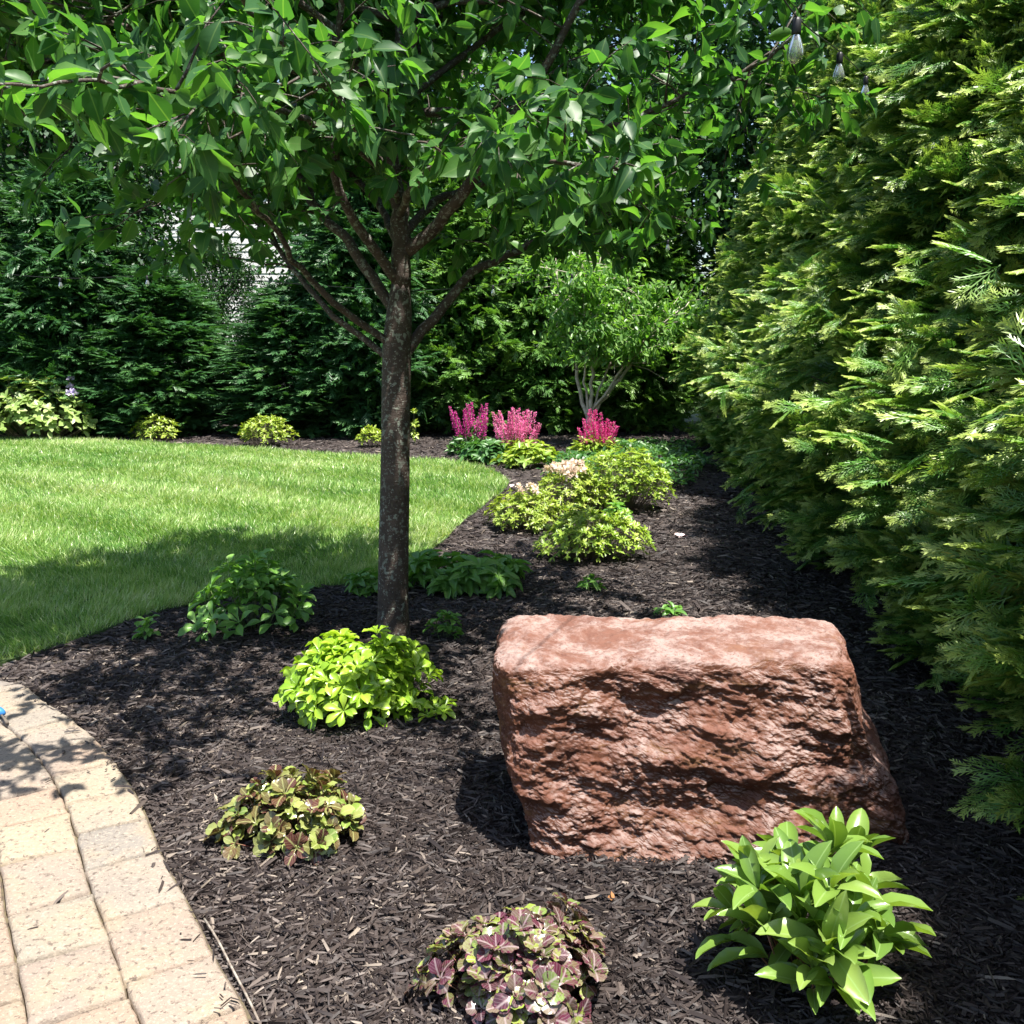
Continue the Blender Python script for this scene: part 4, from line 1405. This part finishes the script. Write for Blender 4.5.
def string_lights(label, pts, bulbs, sc=1.0):
    o = thing("string_light", label, "string light", (0, 0, 0))
    a_ = Acc()
    a_.tube(smooth_line(np.array(pts, float), .15), .0028, .0028, sides=5)
    a_.build("cable", M['black_rubber'], o)
    for p in bulbs:
        sk = Acc()
        lathe(sk, [(.001, .0), (.011, -.002), (.016, -.012), (.0165, -.05), (.014, -.055), (.001, -.055)], p)
        s = sk.build("socket", M['black_rubber'], o)
        g_ = Acc()
        lathe(g_, [(.012, -.0552), (.016, -.066), (.026, -.095), (.029, -.112), (.026, -.13), (.015, -.143), (.001, -.147)], p)
        g_.build("bulb", M['bulb_glass'], s)


b1, b2, b3 = pd(797, 17, 3.5), pd(840, 52, 5.2), pd(866, 76, 6.9)
string_lights("black cable of clear bulbs slanting down towards the top of the right row", [pd(690, -190, 2.1), pd(757, -50, 2.8), b1, b2, b3, pd(885, 90, 8.2)], [b1, b2, b3])
bl = [pd(60, 278, 14.2), pd(147, 276, 14.4), pd(493, 285, 13.6), pd(572, 274, 13.3), pd(668, 240, 13.0)]
string_lights("thin cable of clear bulbs strung along the front of the back hedge", [pd(-60, 268, 14.0), bl[0], bl[1], pd(240, 280, 14.4), pd(400, 290, 14.0), bl[2], bl[3], bl[4], pd(720, 210, 12.8)], bl)

# ------------------------------------------------------------------ small things on the ground
a = Acc()
p0, p1 = gp(632, 503), pd(625, 474, gp(632, 503)[1] + .1)
a.tube(np.array([p0 + [0, 0, -.03], (p0 + p1) / 2 + [.004, 0, 0], p1]), .010, .009, sides=8)
tag(a.build("garden_cane", M['pale_stake']), "short pale cane leaning in the mulch beside the green azalea", "garden cane")


def scrap(name, label, cat, c, size, T, mat, k, seed):
    r = np.random.default_rng(seed)
    a_ = Acc()
    th_ = r.uniform(0, 6.283, k)
    A_ = np.stack([np.cos(th_), np.sin(th_), r.uniform(.0, .9, k)], 1)
    P_ = np.tile(np.array([c[0], c[1], .03]), (k, 1)) + r.normal(0, size * .12, (k, 3)) * np.array([1, 1, .2])
    a_.scatter(T, P_, A_, np.array([0, 0, 1.]) + r.normal(0, .5, (k, 3)), np.full(k, size), size * .6)
    return tag(a_.build(name, mat), label, cat)


scrap("fallen_blossom", "fallen pale pink blossom on the shaded mulch near the right row", "blossom", gp(681, 541), .055, T_round, M['pink_petal'], 6, 1)
scrap("fallen_leaf", "small orange dead leaf on the mulch right of the burgundy plant", "leaf", gp(611, 910), .025, T_small, M['dead_leaf'], 2, 2)
scrap("fallen_petal", "white petal on the mulch at the lawn's right tip", "petal", gp(511, 490), .05, T_round, M['pink_petal'], 2, 3)

# blue tool poking in at the left edge of the pavers
tl = gp(-6, 716, .058)
tool = thing("hand_tool", "blue plastic tool with thin dark rod lying on the pavers at left edge", "tool", (tl[0], tl[1], .055))
a = Acc()
prof = smooth_line(np.array([(-.22, .03, .02), (-.12, .015, .022), (-.04, 0, .024), (.025, -.004, .02), (.05, -.006, .016)]), .012)
a.tube(prof, np.interp(np.linspace(0, 1, len(prof)), [0, .5, .75, .93, 1], [.018, .019, .026, .022, .006]), sides=12)
a.build("grip", M['blue_plastic'], tool)
a = Acc()
a.tube(np.array([(.03, -.005, .014), (.07, -.05, .010), (.098, -.085, .006)]), .0045, .007, sides=7)
a.build("rod", M['dark_bark'], tool)
